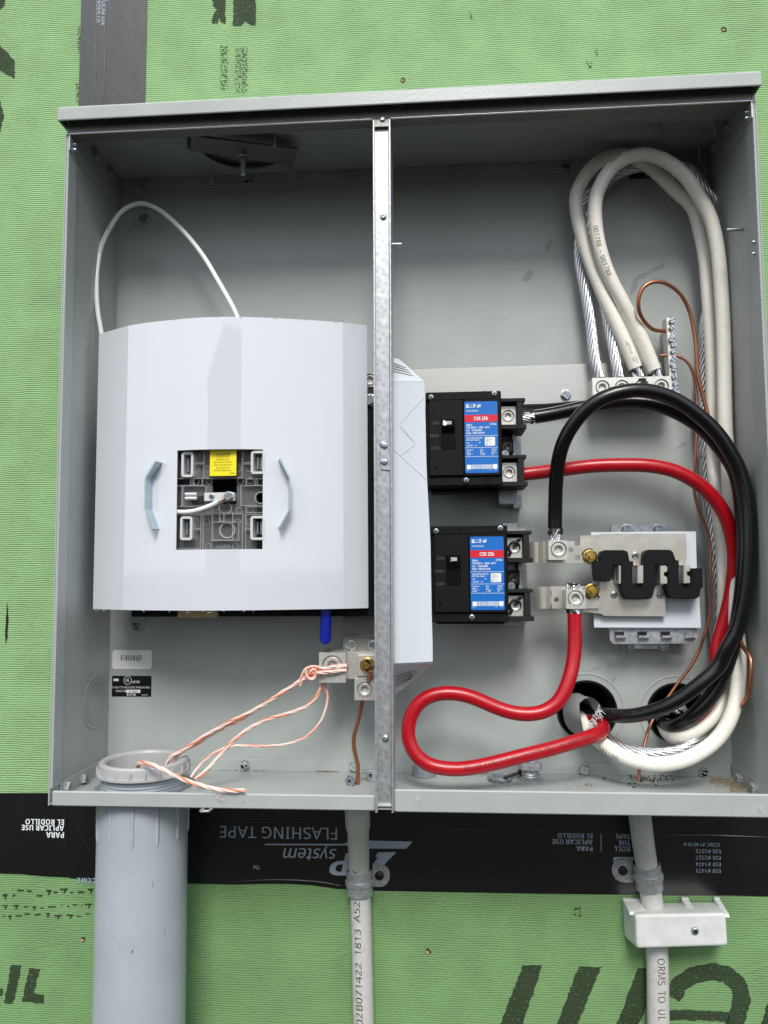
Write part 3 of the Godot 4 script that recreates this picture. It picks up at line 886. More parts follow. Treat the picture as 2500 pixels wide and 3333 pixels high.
# ------------------------------------------------------------------ enclosure
func build_enclosure():
	var W := BOX_W
	var D := BOX_D
	var t := thing("electrical_enclosure", "large open grey steel electrical enclosure with rain hood mounted on green sheathing", "electrical box", Vector3(W / 2, 0, D / 2))
	var mb := MB.new()
	holed(mb, .0016, 0, W - .0016, .823, .0012, .003, [[Vector2(hole_a.x, hole_a.y), .0388], [Vector2(hole_b.x, hole_b.y), .0388]])
	var back := obj("back_panel", mb, "paint", t)
	for s in 2:
		mb = MB.new()
		var x0 := 0.0 if s == 0 else W - .0016
		box(mb, Vector3(x0, -.001, .001), Vector3(x0 + .0016, .7995, D), .0005)
		var sw := obj("side_wall", mb, "paint", t)
		mb = MB.new()                    # folded front edge
		var x1 := .0016 if s == 0 else W - .0046
		box(mb, Vector3(x1, .018, .1365), Vector3(x1 + .003, .7985, D - .0004), .0007)
		obj("edge_fold", mb, "paint", sw)
		mb = MB.new()                    # galvanised corner bracket
		var x2 := .0047 if s == 0 else W - .0063
		mb.xf = Transform3D(Basis(Vector3.BACK, Vector3.UP, Vector3.LEFT), Vector3(x2 + .0016, 0, 0))
		prism(mb, PackedVector2Array([Vector2(.1385, .7995), Vector2(.1585, .7995), Vector2(.1585, .7805), Vector2(.142, .7775), Vector2(.1385, .7775)]), 0, .0016, .0002, true)
		var br := obj("corner_bracket", mb, "galvanised", t)
		for y in [.7925, .7855]:
			put("rivet", br, Vector3(x2 + (.0016 if s == 0 else 0.0), y, .148), Vector3.RIGHT if s == 0 else Vector3.LEFT)
	mb = MB.new()
	box(mb, Vector3(.0018, 0, .003), Vector3(W - .0018, .0016, D - .0018), .0003)
	var fl := obj("bottom_panel", mb, "paint", t)
	mb = MB.new()
	box(mb, Vector3(.0035, .0016, .0031), Vector3(W - .0035, .0165, .0046), .0004)
	obj("rear_flange", mb, "paint", fl)
	for s in 2:
		mb = MB.new()
		var x0 := .0017 if s == 0 else W - .0033
		box(mb, Vector3(x0, .0016, .006), Vector3(x0 + .0016, .0185, .1362), .0004)
		obj("side_flange", mb, "paint", fl)
	for s in 2:                          # upper side panels that close the walls up to the ceiling
		mb = MB.new()
		var x0 := .0017 if s == 0 else W - .0032
		box(mb, Vector3(x0, .780, .0047), Vector3(x0 + .0015, .8229, .1362), .0003)
		box(mb, Vector3(x0 - .001, .7996, .1363), Vector3(x0 + .0028, .8229, .1564), .0003)
		box(mb, Vector3(x0 - .001, .7996, .0012), Vector3(x0 + .0012, .8250, .1362), .0003)
		obj("upper_side_panel", mb, "paint", t)
	# front lips: the two sections differ in height
	mb = MB.new()
	box(mb, Vector3(.0042, -.0012, D - .0034), Vector3(.3756, .0155, D - .0002), .0013)
	var ll := obj("front_lip", mb, "paint", t)
	mb = MB.new()
	box(mb, Vector3(.3972, -.002, D - .0034), Vector3(W - .0015, .0225, D - .0002), .0013)
	var rl := obj("front_lip", mb, "paint", t)
	for dmp in [[ll, "G", 998, 705, .0045], [rl, "H", 203, 713, .0036], [rl, "H", 1637, 747, .0036]]:
		mb = MB.new()
		var c := at(dmp[1], dmp[2], dmp[3], D)
		lathe(mb, Vector3(c.x, c.y, D - .0003), Vector3.BACK, [[dmp[4] * 1.2, 0], [dmp[4] * 1.08, .0007], [dmp[4] * .9, .0004], [dmp[4] * .8, .0006], [0, .0007]], 24)
		obj("dimple", mb, "paint", dmp[0])
	# ceiling with the hub opening
	var hub := Vector2(.1976, .074)
	mb = MB.new()
	mb.xf = Transform3D(Basis(Vector3.RIGHT, Vector3.BACK, Vector3.DOWN), Vector3(0, .8246, 0))
	holed(mb, .0016, .003, W - .0016, D - .0015, 0, .0016, [[hub, .0572]])
	var ce := obj("top_panel", mb, "paint", t)
	mb = MB.new()
	box(mb, Vector3(.0035, .806, .0031), Vector3(W - .0035, .8228, .0046), .0004)
	obj("rear_flange", mb, "paint", ce)
	# rain hood
	mb = MB.new()
	var hx0 := -.003
	var hx1 := .8205
	mb.xf = Transform3D(Basis(Vector3.BACK, Vector3.UP, Vector3.LEFT), Vector3(hx1, 0, 0))
	prism(mb, PackedVector2Array([Vector2(.001, .838), Vector2(.1675, .8285), Vector2(.1695, .8279), Vector2(.1712, .8266), Vector2(.1720, .8248), Vector2(.1720, .8108), Vector2(.1714, .8098), Vector2(.1704, .8098), Vector2(.1704, .8246), Vector2(.1670, .8267), Vector2(.001, .8362)]), 0, hx1 - hx0, 0, true)
	for x in [hx0 + .0015, hx1]:
		mb.xf = Transform3D(Basis(Vector3.BACK, Vector3.UP, Vector3.LEFT), Vector3(x, 0, 0))
		prism(mb, PackedVector2Array([Vector2(.001, .8360), Vector2(.1670, .8265), Vector2(.1704, .8244), Vector2(.1704, .8099), Vector2(.001, .8099)]), 0, .0015, 0, true)
	mb.xf = Transform3D.IDENTITY
	box(mb, Vector3(hx0 + .0015, .8252, .0006), Vector3(hx1 - .0015, .8358, .0020), .0002)
	for x in [.0008, W - .0022]: box(mb, Vector3(x, .8252, .0022), Vector3(x + .0014, .8300, .1560), .0002)  # unseen baffles added to keep light out of the roof cavity
	obj("rain_hood", mb, "paint", t)
	# galvanised front frame under the hood and the centre post
	mb = MB.new()
	box(mb, Vector3(.0052, .8003, .1566), Vector3(.8146, .8269, .1582), .0003)
	box(mb, Vector3(.0052, .8001, .1400), Vector3(.3775, .8018, .1580), .0002)
	box(mb, Vector3(.3990, .8001, .1400), Vector3(.8146, .8018, .1580), .0002)
	prism(mb, poly("S", [1214, 389, 1270, 386, 1270, 411, 1218, 413], .159), .157, .159, .0003, true)
	var fr := obj("front_frame", mb, "galvanised_dull", t)
	for e in [[Vector3(.0052, .8003, .1582), Vector3(.3772, .8003, .1582)], [Vector3(.3992, .8003, .1582), Vector3(.8146, .8003, .1582)]]:
		mb = MB.new()
		tube(mb, [e[0], e[1]], .0011, 12)
		obj("rolled_edge", mb, "bright_edge", fr)
	mb = MB.new()
	for l in [[1108, 396, 1146, 372], [1107, 373, 1148, 395]]:           # scratched cross
		var a := at("S", l[0] + 42, l[1] - 2, .1584)
		var b := at("S", l[2] + 42, l[3] - 2, .1584)
		tube(mb, [a, b], .0003, 5)
	obj("scratch", mb, "scuff", fr)
	put("button", fr, at("S", 1245, 388, .159), Vector3.BACK, 0, .85)
	var post := Node3D.new()
	post.name = "centre_post"; t.add_child(post)
	var pb := Vector3(.386, 0, D)
	post.position = pb - origin_of[t]; origin_of[post] = pb
	for l in [[1213, 388, 1219, 388, 1229, 2646, 1221, 2646], [1265, 386, 1271, 386, 1281, 2647, 1275, 2647]]:
		plate("post_flange", post, "galvanised", "S", l, .118, .1605, .0005)
	plate("post_web", post, "galvanised", "S", [1219.5, 416, 1264.5, 414, 1274, 2626, 1229.5, 2626], .150, .1545, .0003)
	plate("post_foot", post, "galvanised", "S", [1228, 2620, 1275, 2620, 1275, 2628, 1228, 2628], .150, .1585, .0006)
	for s in [["D", 61, 135], ["D", 59, 1080], ["F", 60, 133], ["H", 70, 450], ["H", 18, -820]]:
		if s[2] > -800: put("button", post, at(s[0], s[1], s[2], .1545), Vector3.BACK, .3, 1.0)
	plate("catch_plate", post, "galvanised", "S", [1238, 1448, 1250, 1432, 1262, 1432, 1269, 1448, 1272, 1532, 1240, 1528], .1545, .1562, .0005)
	for s in [["D", 66, 1086], ["F", 62, 62], ["F", 66, 133]]:
		put("button", post, at(s[0], s[1], s[2], .1562), Vector3.BACK, .9, .95)
	# hasp loop below the lip
	mb = MB.new()
	var lp := []
	for c in [[832, 754], [858, 729], [892, 730], [868, 753], [832, 754]]: lp.append(at("G", c[0], c[1], .156))
	for i in 4: tube(mb, [lp[i], lp[i + 1]], .0016, 8)
	obj("hasp_loop", mb, "galvanised", t)
	# sheet metal screws
	for s in [["A", 605, 770], ["A", 1028, 755], ["A", 1462, 738], ["B", 370, 720], ["B", 818, 698]]:
		put("hex", t, at(s[0], s[1], s[2], .0047), Vector3.BACK, s[1] * .37, 1.15, "hex_screw", "paint")
	for s in [["G", 1018, 560], ["G", 1472, 566], ["H", 893, 580], ["H", 1390, 590]]:
		put("hex", t, at(s[0], s[1], s[2], .0047), Vector3.BACK, s[1] * .61, 1.15, "hex_screw", "paint")
	for s in [["A", 393, 643], ["A", 455, 718], ["G", 345, 618], ["G", 275, 655]]:
		put("hex", t, at(s[0], s[1], s[2], .0036, 0), Vector3.RIGHT, s[1] * .5, 1.15, "hex_screw", "paint")
	for s in [["B", 1490, 528], ["B", 1438, 612], ["H", 1545, 620], ["H", 1608, 660]]:
		put("hex", t, at(s[0], s[1], s[2], W - .0036, 0), Vector3.LEFT, s[1] * .5, 1.15, "hex_screw", "paint")
	# mounting dimples with screws
	for s in [["C", 625, 150], ["E", 593, 845], ["B", 1290, 827]]:
		var c := at(s[0], s[1], s[2], .003)
		mb = MB.new()
		lathe(mb, c, Vector3.BACK, [[.0165, -.0002], [.0145, .0014], [.0120, .0016], [.0085, .0010], [0, .0010]], 32)
		obj("mounting_boss", mb, "paint", t)
		put("hex", t, c + Vector3(0, 0, .0011), Vector3.BACK, s[1] * .7, 1.1)
	# knockouts
	knockout(t, at("G", 395, 300, .0018, 0), Vector3.RIGHT, [.034, .027, .021])
	knockout(t, Vector3(W - .0018, at("H", 1575, 360, W - .002, 0).y, at("H", 1575, 360, W - .002, 0).z), Vector3.LEFT, [.030, .023, .016])
	for k in [["H", 960, 640, [.042, .031, .024]], ["H", 1360, 650, [.040, .031, .024]], ["H", 675, 628, [.027, .020]], ["H", 430, 632, [.026, .018, .012]], ["H", 200, 615, [.027, .020, .014]], ["G", 1470, 612, [.016]]]:
		var c := at(k[0], k[1], k[2], .0016, 1)
		knockout(t, Vector3(c.x, .0016, c.z), Vector3.UP, k[3])
	knockout(t, at("B", 1300, 560, .823, 1), Vector3.DOWN, [.030, .024])
	for c in [hole_a, hole_b]: knockout(t, Vector3(c.x, c.y, .003), Vector3.BACK, [.0485])
	knockout(t, at("N", 1352, 1205, .003), Vector3.BACK, [.0145, .0120])
	# hub closing bar under the ceiling opening
	mb = MB.new()
	var q := PackedVector2Array()
	for c in [[793, 566], [1236, 621], [1217, 690], [790, 628]]:
		var p := at("A", c[0], c[1], .8075, 1)
		q.append(Vector2(p.x, p.z))
	mb.xf = Transform3D(Basis(Vector3.RIGHT, Vector3.BACK, Vector3.DOWN), Vector3(0, .8105, 0))
	prism(mb, q, 0, .003, .0003, true)
	var bar := obj("hub_bar", mb, "galvanised_dull", t)
	var bc := at("A", 1010, 632, .8075, 1)
	mb = MB.new()
	lathe(mb, bc, Vector3.DOWN, [[.008, 0], [.008, .001], [.0065, .001], [.0065, .006], [.0055, .007]], 6)
	obj("nut", mb, "zinc", bar)
	put("stud", bar, bc + Vector3(0, -.004, 0), Vector3.DOWN, 0, 1.35)
	for s in [["A", 785, 567, .0], ["A", 878, 705, .0], ["A", 1140, 550, .0], ["A", 1203, 672, .0], ["B", 1212, 515, .0], ["B", 1440, 506, .0], ["B", 1373, 612, .0]]:
		var p := at(s[0], s[1], s[2], .823, 1)
		put("stud", t, Vector3(p.x, .823, p.z), Vector3.DOWN, 0, .95)
	# stop pins
	mb = MB.new()
	tube(mb, [at("D", 1486, 190, .11), Vector3(W - .002, at("D", 1486, 189, .11).y, .11)], .0022, 10)
	obj("stop_pin", mb, "zinc", t)
	mb = MB.new()
	tube(mb, [at("D", 136, 250, .13), at("D", 85, 250, .13)], .0022, 10)
	obj("stop_pin", mb, "zinc", t)
	for s in [["D", 1603, 240], ["D", 1603, 288]]:
		put("rivet", t, at(s[0], s[1], s[2], W - .0047, 0), Vector3.LEFT, 0, .8)
	# stickers
	var zz := .0033
	var st := rect_plate("rating_sticker", t, "sticker_white", "G", [467, 84, 630, 163], .003, zz, .00005, .004, "white paper sticker with a printed code")
	mb = MB.new()
	write(mb, "F404@", at("G", 545, 128, zz + .0002), .0072, Vector3.RIGHT, Vector3.UP, 1)
	write(mb, "1", at("G", 538, 145, zz + .0002), .0026, Vector3.RIGHT, Vector3.UP, 1)
	obj("lettering", mb, "ink", st)
	st = rect_plate("listing_sticker", t, "sticker_black", "G", [466, 191, 628, 278], .003, zz, .00005, .0005, "black sticker with white listing text")
	mb = MB.new()
	var wz := zz + .0002
	lathe(mb, at("G", 530, 210, wz), Vector3.BACK, [[.0056, 0], [.0050, 0]], 28)
	write(mb, "UL", at("G", 530, 216, wz), .0042, Vector3.RIGHT, Vector3.UP, 1, true, .8)
	write(mb, "LISTED", at("G", 547, 221, wz), .0030, Vector3.RIGHT, Vector3.UP, 0, true, .85)
	write(mb, "CLASS CTL ENCLOSED PANELBOARD", at("G", 545, 243, wz), .0027, Vector3.RIGHT, Vector3.UP, 1, false, .86)
	write(mb, "ISSUE NO.", at("G", 480, 258, wz), .0027)
	write(mb, "E:T·N", at("G", 528, 274, wz), .0030, Vector3.RIGHT, Vector3.UP, 0, true, 1.2)
	write(mb, "30-5144", at("G", 588, 273, wz), .0017)
	prism(mb, poly("G", [523, 249, 583, 249, 583, 262, 523, 262], wz), wz - .0001, wz)
	prism(mb, poly("G", [472, 203, 493, 203, 493, 213, 472, 213], wz), wz - .0001, wz)
	obj("lettering", mb, "print_white", st)
	mb = MB.new()
	write(mb, "0122841", at("G", 553, 260, wz + .0002), .0022, Vector3.RIGHT, Vector3.UP, 1)
	obj("lettering", mb, "ink", st)
	st = rect_plate("rating_sticker", t, "sticker_white", "B", [893, 664, 1060, 728], .003, zz, .00005, .003, "white sticker behind the cable loops")
	st = rect_plate("listing_sticker", t, "sticker_black", "B", [1080, 684, 1210, 738], .003, zz, .00005, .0005, "black sticker behind the cable loops")
	mb = MB.new()
	write(mb, "CLASS CTL", at("B", 1095, 706, wz), .0026)
	write(mb, "ISSUE NO.", at("B", 1095, 720, wz), .0024)
	write(mb, "E:T·N", at("B", 1150, 733, wz), .0030, Vector3.RIGHT, Vector3.UP, 0, true, 1.2)
	prism(mb, poly("B", [1140, 709, 1185, 709, 1185, 719, 1140, 719], wz), wz - .0001, wz)
	obj("lettering", mb, "print_white", st)
	# handling smudges on the back panel
	for s in [["D", 662, 382, 24, 30], ["D", 1205, 345, 40, 16], ["D", 1130, 385, 42, 18], ["D", 1100, 430, 18, 30], ["D", 748, 255, 14, 30], ["D", 1300, 1085, 26, 14], ["D", 1120, 308, 12, 8], ["H", 925, 168, 38, 5], ["H", 1020, 205, 9, 14]]:
		var c := at(s[0], s[1], s[2], .0032)
		rng.seed = int(s[1] * 7)
		var g := PackedVector2Array()
		for i in 20:
			var a := TAU * i / 20
			g.append(Vector2(c.x + cos(a) * s[3] * .00031 * rng.randf_range(.6, 1.1) + sin(a) * .002, c.y + sin(a) * s[4] * .00031 * rng.randf_range(.6, 1.1) + cos(a) * s[3] * .0001))
		mb = MB.new()
		prism(mb, g, .00302, .0032)
		obj("smudge", mb, "smudge", t)

# ------------------------------------------------------------------ meter compartment
const SX0 := .0172
const SX1 := .3635
const SHEET := [[.0172, .091], [.068, .120], [.098, .1295], [.13, .136], [.155, .1403], [.18, .1418], [.205, .1405], [.228, .137], [.268, .1278], [.308, .1165], [.335, .1077], [.3635, .093]]
func sheet_z(x: float) -> float:              # bowed, with a crease near each side
	for i in SHEET.size() - 1:
		if x <= SHEET[i + 1][0] or i == SHEET.size() - 2:
			var u: float = clampf((x - SHEET[i][0]) / (SHEET[i + 1][0] - SHEET[i][0]), 0, 1)
			if i == 0 or i == SHEET.size() - 2: return lerpf(SHEET[i][1], SHEET[i + 1][1], u)
			var pre: float = SHEET[i - 1][1] if i > 1 else SHEET[i][1] * 2 - SHEET[i + 1][1]
			var post: float = SHEET[i + 2][1] if i < SHEET.size() - 3 else SHEET[i + 1][1] * 2 - SHEET[i][1]
			return cubic_interpolate(SHEET[i][1], SHEET[i + 1][1], pre, post, u)
	return .09
func sheet_normal(x: float, lo := SX0, hi := SX1) -> Vector3:
	var a := maxf(x - .004, lo)
	var b := minf(x + .004, hi)
	return Vector3(-(sheet_z(b) - sheet_z(a)) / (b - a), 0, 1).normalized()
func sheet_at(k: String, x: float, y: float) -> Vector3:      # where a photo point meets the curved sheet
	var p := at(k, x, y, .13)
	for i in 12: p = at(k, x, y, sheet_z(p.x))
	return p
func build_shield():
	var t := thing("plastic_meter_cover", "bowed milky white plastic sheet with square cut-out and two metal handles", "cover", Vector3((SX0 + SX1) / 2, .2195, .1))
	var y0 := .2197
	var y1 := .5712
	var a := sheet_at("E", 766, 88)
	var b := sheet_at("E", 1134, 514)
	var xs := []
	for i in 61: xs.append(lerpf(SX0, SX1, i / 60.0))
	xs.append(a.x); xs.append(b.x); xs.append(.068); xs.append(.335); xs.sort()
	var ys := [y0, b.y, a.y, y1]
	var mb := MB.new()
	var th := .0012
	for i in xs.size() - 1:
		if xs[i + 1] - xs[i] < 1e-5: continue
		var md: float = (xs[i] + xs[i + 1]) / 2
		var lo: float = SX0 if md < .068 else (.068 if md < .335 else .335)
		var hi: float = .068 if md < .068 else (.335 if md < .335 else SX1)
		var n0 := sheet_normal(xs[i], lo, hi); var n1 := sheet_normal(xs[i + 1], lo, hi)
		for j in 3:
			var mx: float = (xs[i] + xs[i + 1]) / 2
			if j == 1 and mx > a.x and mx < b.x: continue
			var f := []
			for c in [[i, j], [i + 1, j], [i + 1, j + 1], [i, j + 1]]: f.append(Vector3(xs[c[0]], ys[c[1]], sheet_z(xs[c[0]])))
			mb.tri(f[0], f[1], f[2], n0, n1, n1); mb.tri(f[0], f[2], f[3], n0, n1, n0)
			var g := []
			for c in 4: g.append(f[c] - (n0 if c in [0, 3] else n1) * th)
			mb.tri(g[0], g[1], g[2], -n0, -n1, -n1); mb.tri(g[0], g[2], g[3], -n0, -n1, -n0)
		var edges := [[y0, Vector3.DOWN], [y1, Vector3.UP]]
		if (xs[i] + xs[i + 1]) / 2 > a.x and (xs[i] + xs[i + 1]) / 2 < b.x: edges += [[a.y, Vector3.DOWN], [b.y, Vector3.UP]]
		for e in edges:
			var p0 := Vector3(xs[i], e[0], sheet_z(xs[i])); var p1 := Vector3(xs[i + 1], e[0], sheet_z(xs[i + 1]))
			mb.quad(p0, p1, p1 - n1 * th, p0 - n0 * th, e[1])
	for e in [[SX0, y0, y1, Vector3.LEFT], [SX1, y0, y1, Vector3.RIGHT], [a.x, b.y, a.y, Vector3.RIGHT], [b.x, b.y, a.y, Vector3.LEFT]]:
		var nn := sheet_normal(e[0])
		var p0 := Vector3(e[0], e[1], sheet_z(e[0])); var p1 := Vector3(e[0], e[2], sheet_z(e[0]))
		mb.quad(p0, p1, p1 - nn * th, p0 - nn * th, e[3])
	obj("sheet", mb, "milky_sheet", t)
	# bent strap handles, mirrored
	for s in [[[700, 140, 0.0], [656, 212, .004], [656, 345, .004], [686, 430, 0.0]], [[1206, 128, 0.0], [1248, 212, .004], [1248, 345, .004], [1206, 422, 0.0]]]:
		mb = MB.new()
		var q := []
		for c in s: q.append(sheet_at("E", c[0], c[1]))
		var nn := sheet_normal(q[1].x)
		var w := nn * .014
		for i in 3:
			var d: Vector3 = (q[i + 1] - q[i]).normalized()
			var o := d.cross(nn).normalized() * .0009
			mb.quad(q[i] - o, q[i + 1] - o, q[i + 1] - o + w, q[i] - o + w, -o)
			mb.quad(q[i] + o, q[i + 1] + o, q[i + 1] + o + w, q[i] + o + w, o)
			mb.quad(q[i] - o + w, q[i + 1] - o + w, q[i + 1] + o + w, q[i] + o + w, nn)
		for i in [0, 3]:
			var d: Vector3 = (q[1] - q[0]).normalized() if i == 0 else (q[3] - q[2]).normalized()
			var o := d.cross(nn).normalized() * .0009
			mb.quad(q[i] - o, q[i] + o, q[i] + o + w, q[i] - o + w, -d if i == 0 else d)
		obj("handle", mb, "zinc_blue", t)
	# swarf left along the sawn edges
	mb = MB.new()
	rng.seed = 77
	for i in 26:
		var x := rng.randf_range(SX0, SX1)
		var y := y0 if rng.randf() < .6 else y1
		var c := Vector3(x, y, sheet_z(x))
		tube(mb, [c, c + Vector3(rng.randf_range(-.003, .003), rng.randf_range(-.0025, .001), rng.randf_range(-.001, .002)), c + Vector3(rng.randf_range(-.005, .005), rng.randf_range(-.003, .003), 0)], .0002, 4)
	var sw := obj("swarf", mb, "white_sheet", t)
	sw.set_meta("kind", "stuff")

func rib_outline(mb: MB, k: String, r: Array, z0: float, z1: float, wd := .0007):
	var a := at(k, r[0], r[1], z1)
	var b := at(k, r[2], r[3], z1)
	var x0 := minf(a.x, b.x); var x1 := maxf(a.x, b.x); var y0 := minf(a.y, b.y); var y1 := maxf(a.y, b.y)
	box(mb, Vector3(x0, y0, z0), Vector3(x1, y0 + wd, z1), .0001)
	box(mb, Vector3(x0, y1 - wd, z0), Vector3(x1, y1, z1), .0001)
	box(mb, Vector3(x0, y0 + wd, z0), Vector3(x0 + wd, y1 - wd, z1), .0001)
	box(mb, Vector3(x1 - wd, y0 + wd, z0), Vector3(x1, y1 - wd, z1), .0001)
func ring_frame(mb: MB, x0: float, y0: float, x1: float, y1: float, r: float, wd: float, z0: float, z1: float):
	var o := rrect(x0, y0, x1, y1, r, 5)
	var i := rrect(x0 + wd, y0 + wd, x1 - wd, y1 - wd, maxf(r - wd, .0006), 5)
	for j in o.size():
		var k := (j + 1) % o.size()
		mb.quad(Vector3(o[j].x, o[j].y, z1), Vector3(o[k].x, o[k].y, z1), Vector3(i[k].x, i[k].y, z1), Vector3(i[j].x, i[j].y, z1), Vector3.BACK)
		var e := o[k] - o[j]
		mb.quad(Vector3(o[j].x, o[j].y, z0), Vector3(o[k].x, o[k].y, z0), Vector3(o[k].x, o[k].y, z1), Vector3(o[j].x, o[j].y, z1), Vector3(e.y, -e.x, 0))
		mb.quad(Vector3(i[j].x, i[j].y, z0), Vector3(i[k].x, i[k].y, z0), Vector3(i[k].x, i[k].y, z1), Vector3(i[j].x, i[j].y, z1), Vector3(-e.y, e.x, 0))
func build_meter_socket():
	var t := thing("meter_socket", "meter socket with clear plastic guard and yellow caution label seen through the cut-out", "meter socket", Vector3(.19, .21, .01))
	rect_plate("base", t, "black_plastic", "S", [440, 1310, 1213, 2006], .0045, .083, .001)
	var mb := MB.new()
	var dk := rect_of("K", [-250, -60, 1700, 1900], .110)
	var h1 := at("K", 1430, 880, .110)
	var h2 := at("K", 940, 1365, .110)
	holed(mb, dk.position.x, dk.position.y, dk.end.x, dk.end.y, .083, .110, [[rect_of("K", [692, 606, 1060, 966], .110)], [Vector2(h1.x, h1.y), .0062], [Vector2(h2.x, h2.y), .0076], [rect_of("K", [130, 140, 250, 300], .110)], [rect_of("K", [120, 1400, 225, 1650], .110)], [rect_of("K", [505, 165, 548, 560], .110)], [rect_of("K", [1165, 380, 1190, 570], .110)], [rect_of("K", [1170, 1390, 1195, 1640], .110)], [rect_of("K", [525, 1130, 548, 1330], .110)]])
	obj("deck", mb, "socket_grey", t)
	rect_plate("mounting_foot", t, "tan_plate", "E", [768, 740, 935, 810], .06, .092, .0005, 0, "beige plated foot below the cover")
	var zc := .1235
	mb = MB.new()
	for r in [[130, 120, 640, 590], [1068, 120, 1500, 590], [560, 120, 660, 590], [130, 692, 690, 1700], [690, 810, 1062, 930], [690, 972, 1062, 1700], [1062, 692, 1360, 1700], [1500, 692, 1360, 800]]:
		var a := at("K", r[0], r[1], zc); var b := at("K", r[2], r[3], zc)
		box(mb, Vector3(minf(a.x, b.x), minf(a.y, b.y), zc - .0014), Vector3(maxf(a.x, b.x), maxf(a.y, b.y), zc), .0003)
	var guard := obj("clear_guard", mb, "clear_plastic", t)
	mb = MB.new()
	for r in [[565, 165, 1145, 578], [120, 586, 545, 690], [120, 700, 600, 1005], [1195, 590, 1520, 690], [1120, 692, 1520, 992], [120, 1125, 520, 1640], [552, 1120, 1148, 1690], [690, 1095, 1000, 1512], [690, 1240, 1092, 1520], [1195, 1010, 1520, 1100], [1195, 1125, 1520, 1700], [440, 345, 560, 372], [1170, 345, 1300, 372], [365, 590, 410, 690], [1330, 590, 1372, 690], [425, 1335, 520, 1362], [1180, 1335, 1280, 1362], [235, 700, 255, 1000], [800, 1095, 870, 1240]]:
		rib_outline(mb, "K", r, zc, zc + .006, .0006)
	obj("guard_rib", mb, "clear_rib", guard)
	mb = MB.new()
	for c in [[460, 445], [620, 448], [1095, 440], [1260, 440], [455, 630], [655, 632], [1120, 632], [1268, 622], [655, 1062], [1100, 1070], [1265, 1050], [450, 1240], [618, 1240], [1078, 1240], [1260, 1240], [640, 1610], [1045, 1610]]:
		lathe(mb, at("K", c[0], c[1], zc), Vector3.BACK, [[.0040, 0], [.0040, .0010], [.0035, .0010], [.0035, 0]], 24)
	for c in [[1430, 880, .0062], [930, 1365, .0082], [898, 1035, .0068]]:
		lathe(mb, at("K", c[0], c[1], zc), Vector3.BACK, [[c[2] * 1.2, 0], [c[2] * 1.2, .003], [c[2], .003], [c[2], 0]], 30)
	obj("guard_boss", mb, "clear_rib", guard)
	mb = MB.new()
	write(mb, "LOAD", at("K", 958, 1632, zc + .0004), .0046, Vector3.RIGHT, Vector3.UP, 2)
	obj("lettering", mb, "clear_rib", guard)
	for c in [[255, 200, 437, 575], [1292, 182, 1500, 528], [236, 1160, 422, 1515], [1284, 1152, 1500, 1512]]:
		var a := at("K", c[0], c[3], .1285); var b := at("K", c[2], c[1], .1285)
		mb = MB.new()
		ring_frame(mb, a.x, a.y, b.x, b.y, .0035, .0028, .098, .1345)
		var g := obj("jaw_guide", mb, "jaw_plastic", t)
		mb = MB.new()
		box(mb, Vector3(a.x + .0028, a.y + .0028, .121), Vector3(b.x - .0028, b.y - .0028, .1215), .0001)
		obj("jaw_slot_shade", mb, "black_plastic", g)  # flat black sheet painting the shade inside the jaw guide
		mb = MB.new()
		var mx := lerpf(a.x, b.x, .52)
		for s in [-1, 1]:
			box(mb, Vector3(mx + s * .0022 - .0012, a.y + .007, .112), Vector3(mx + s * .0022 + .0012, b.y - .006, .1270), .0006)
		obj("jaw", mb, "zinc", g)
	# caution label
	var lz := .1340
	var lab := rect_plate("caution_label", t, "sticker_yellow", "K", [662, 150, 1055, 545], lz - .0014, lz, .0001, .0006, "yellow caution label")
	mb = MB.new()
	var cx := at("K", 858, 300, lz).x
	var rows := [["CAUTION", 232, 34, 1.15], ["DO NOT USE", 273, 24, 1.05], ["BYPASS AS A", 314, 24, 1.05], ["DISCONNECT SWITCH.", 354, 23, .95], ["LOAD CIRCUITS MAY", 395, 23, .98], ["BE LIVE WITH", 436, 24, 1.05], ["METER REMOVED.", 477, 24, 1.05]]
	for r in rows:
		var p := at("K", 858, r[1], lz + .0002)
		write(mb, r[0], Vector3(cx, p.y, p.z), r[2] * .217 / 2830.0, Vector3.RIGHT, Vector3.UP, 1, false, r[3])
	prism(mb, poly("K", [762, 238, 958, 238, 958, 241, 762, 241], lz + .0002), lz + .0001, lz + .0002)
	write(mb, "PL090N80", at("K", 1035, 512, lz + .0002), .0010, Vector3.RIGHT, Vector3.UP, 2, true)
	obj("lettering", mb, "ink", lab)
	# bonding strap with the white lead's terminal
	var bs := rect_plate("bonding_strap", t, "strap_white", "K", [572, 800, 1025, 922], .127, .133, .0006, .0012)
	cross_screw(bs, at("K", 690, 852, .133), 1.05)
	put("hex", bs, at("K", 945, 858, .133), Vector3.BACK, .5, 1.0)
	for y in [[797, 851], [858, 912]]:
		mb = MB.new()
		var a := at("K", 292, (y[0] + y[1]) / 2, .131)
		var b := at("K", 465, (y[0] + y[1]) / 2, .131)
		tube(mb, [a, b], .0021, 12)
		obj("spring_barrel", mb, "strap_white", t)
	plate("support_arm", t, "socket_grey", "K", [360, 905, 470, 905, 500, 850, 570, 850, 590, 940, 400, 975], .121, .127)
	# wire lugs behind the milky sheet, each a cast block with a set screw
	for c in [["C", 735, 870, 845, 985], ["C", 1128, 866, 1254, 978], ["E", 1160, 532, 1318, 645], ["C", 1155, 1032, 1280, 1140]]:
		var lc := at(c[0], (c[1] + c[3]) / 2.0, (c[2] + c[4]) / 2.0, .1115)
		lug("wire_lug", t, rect_of(c[0], [c[1], c[2], c[3], c[4]], .1115), .085, .1115, [[lc.x, lc.y, 1.2]])
	# what shows between the sheet's right edge and the post
	var slc := at("S", 1204, 1236, .07)
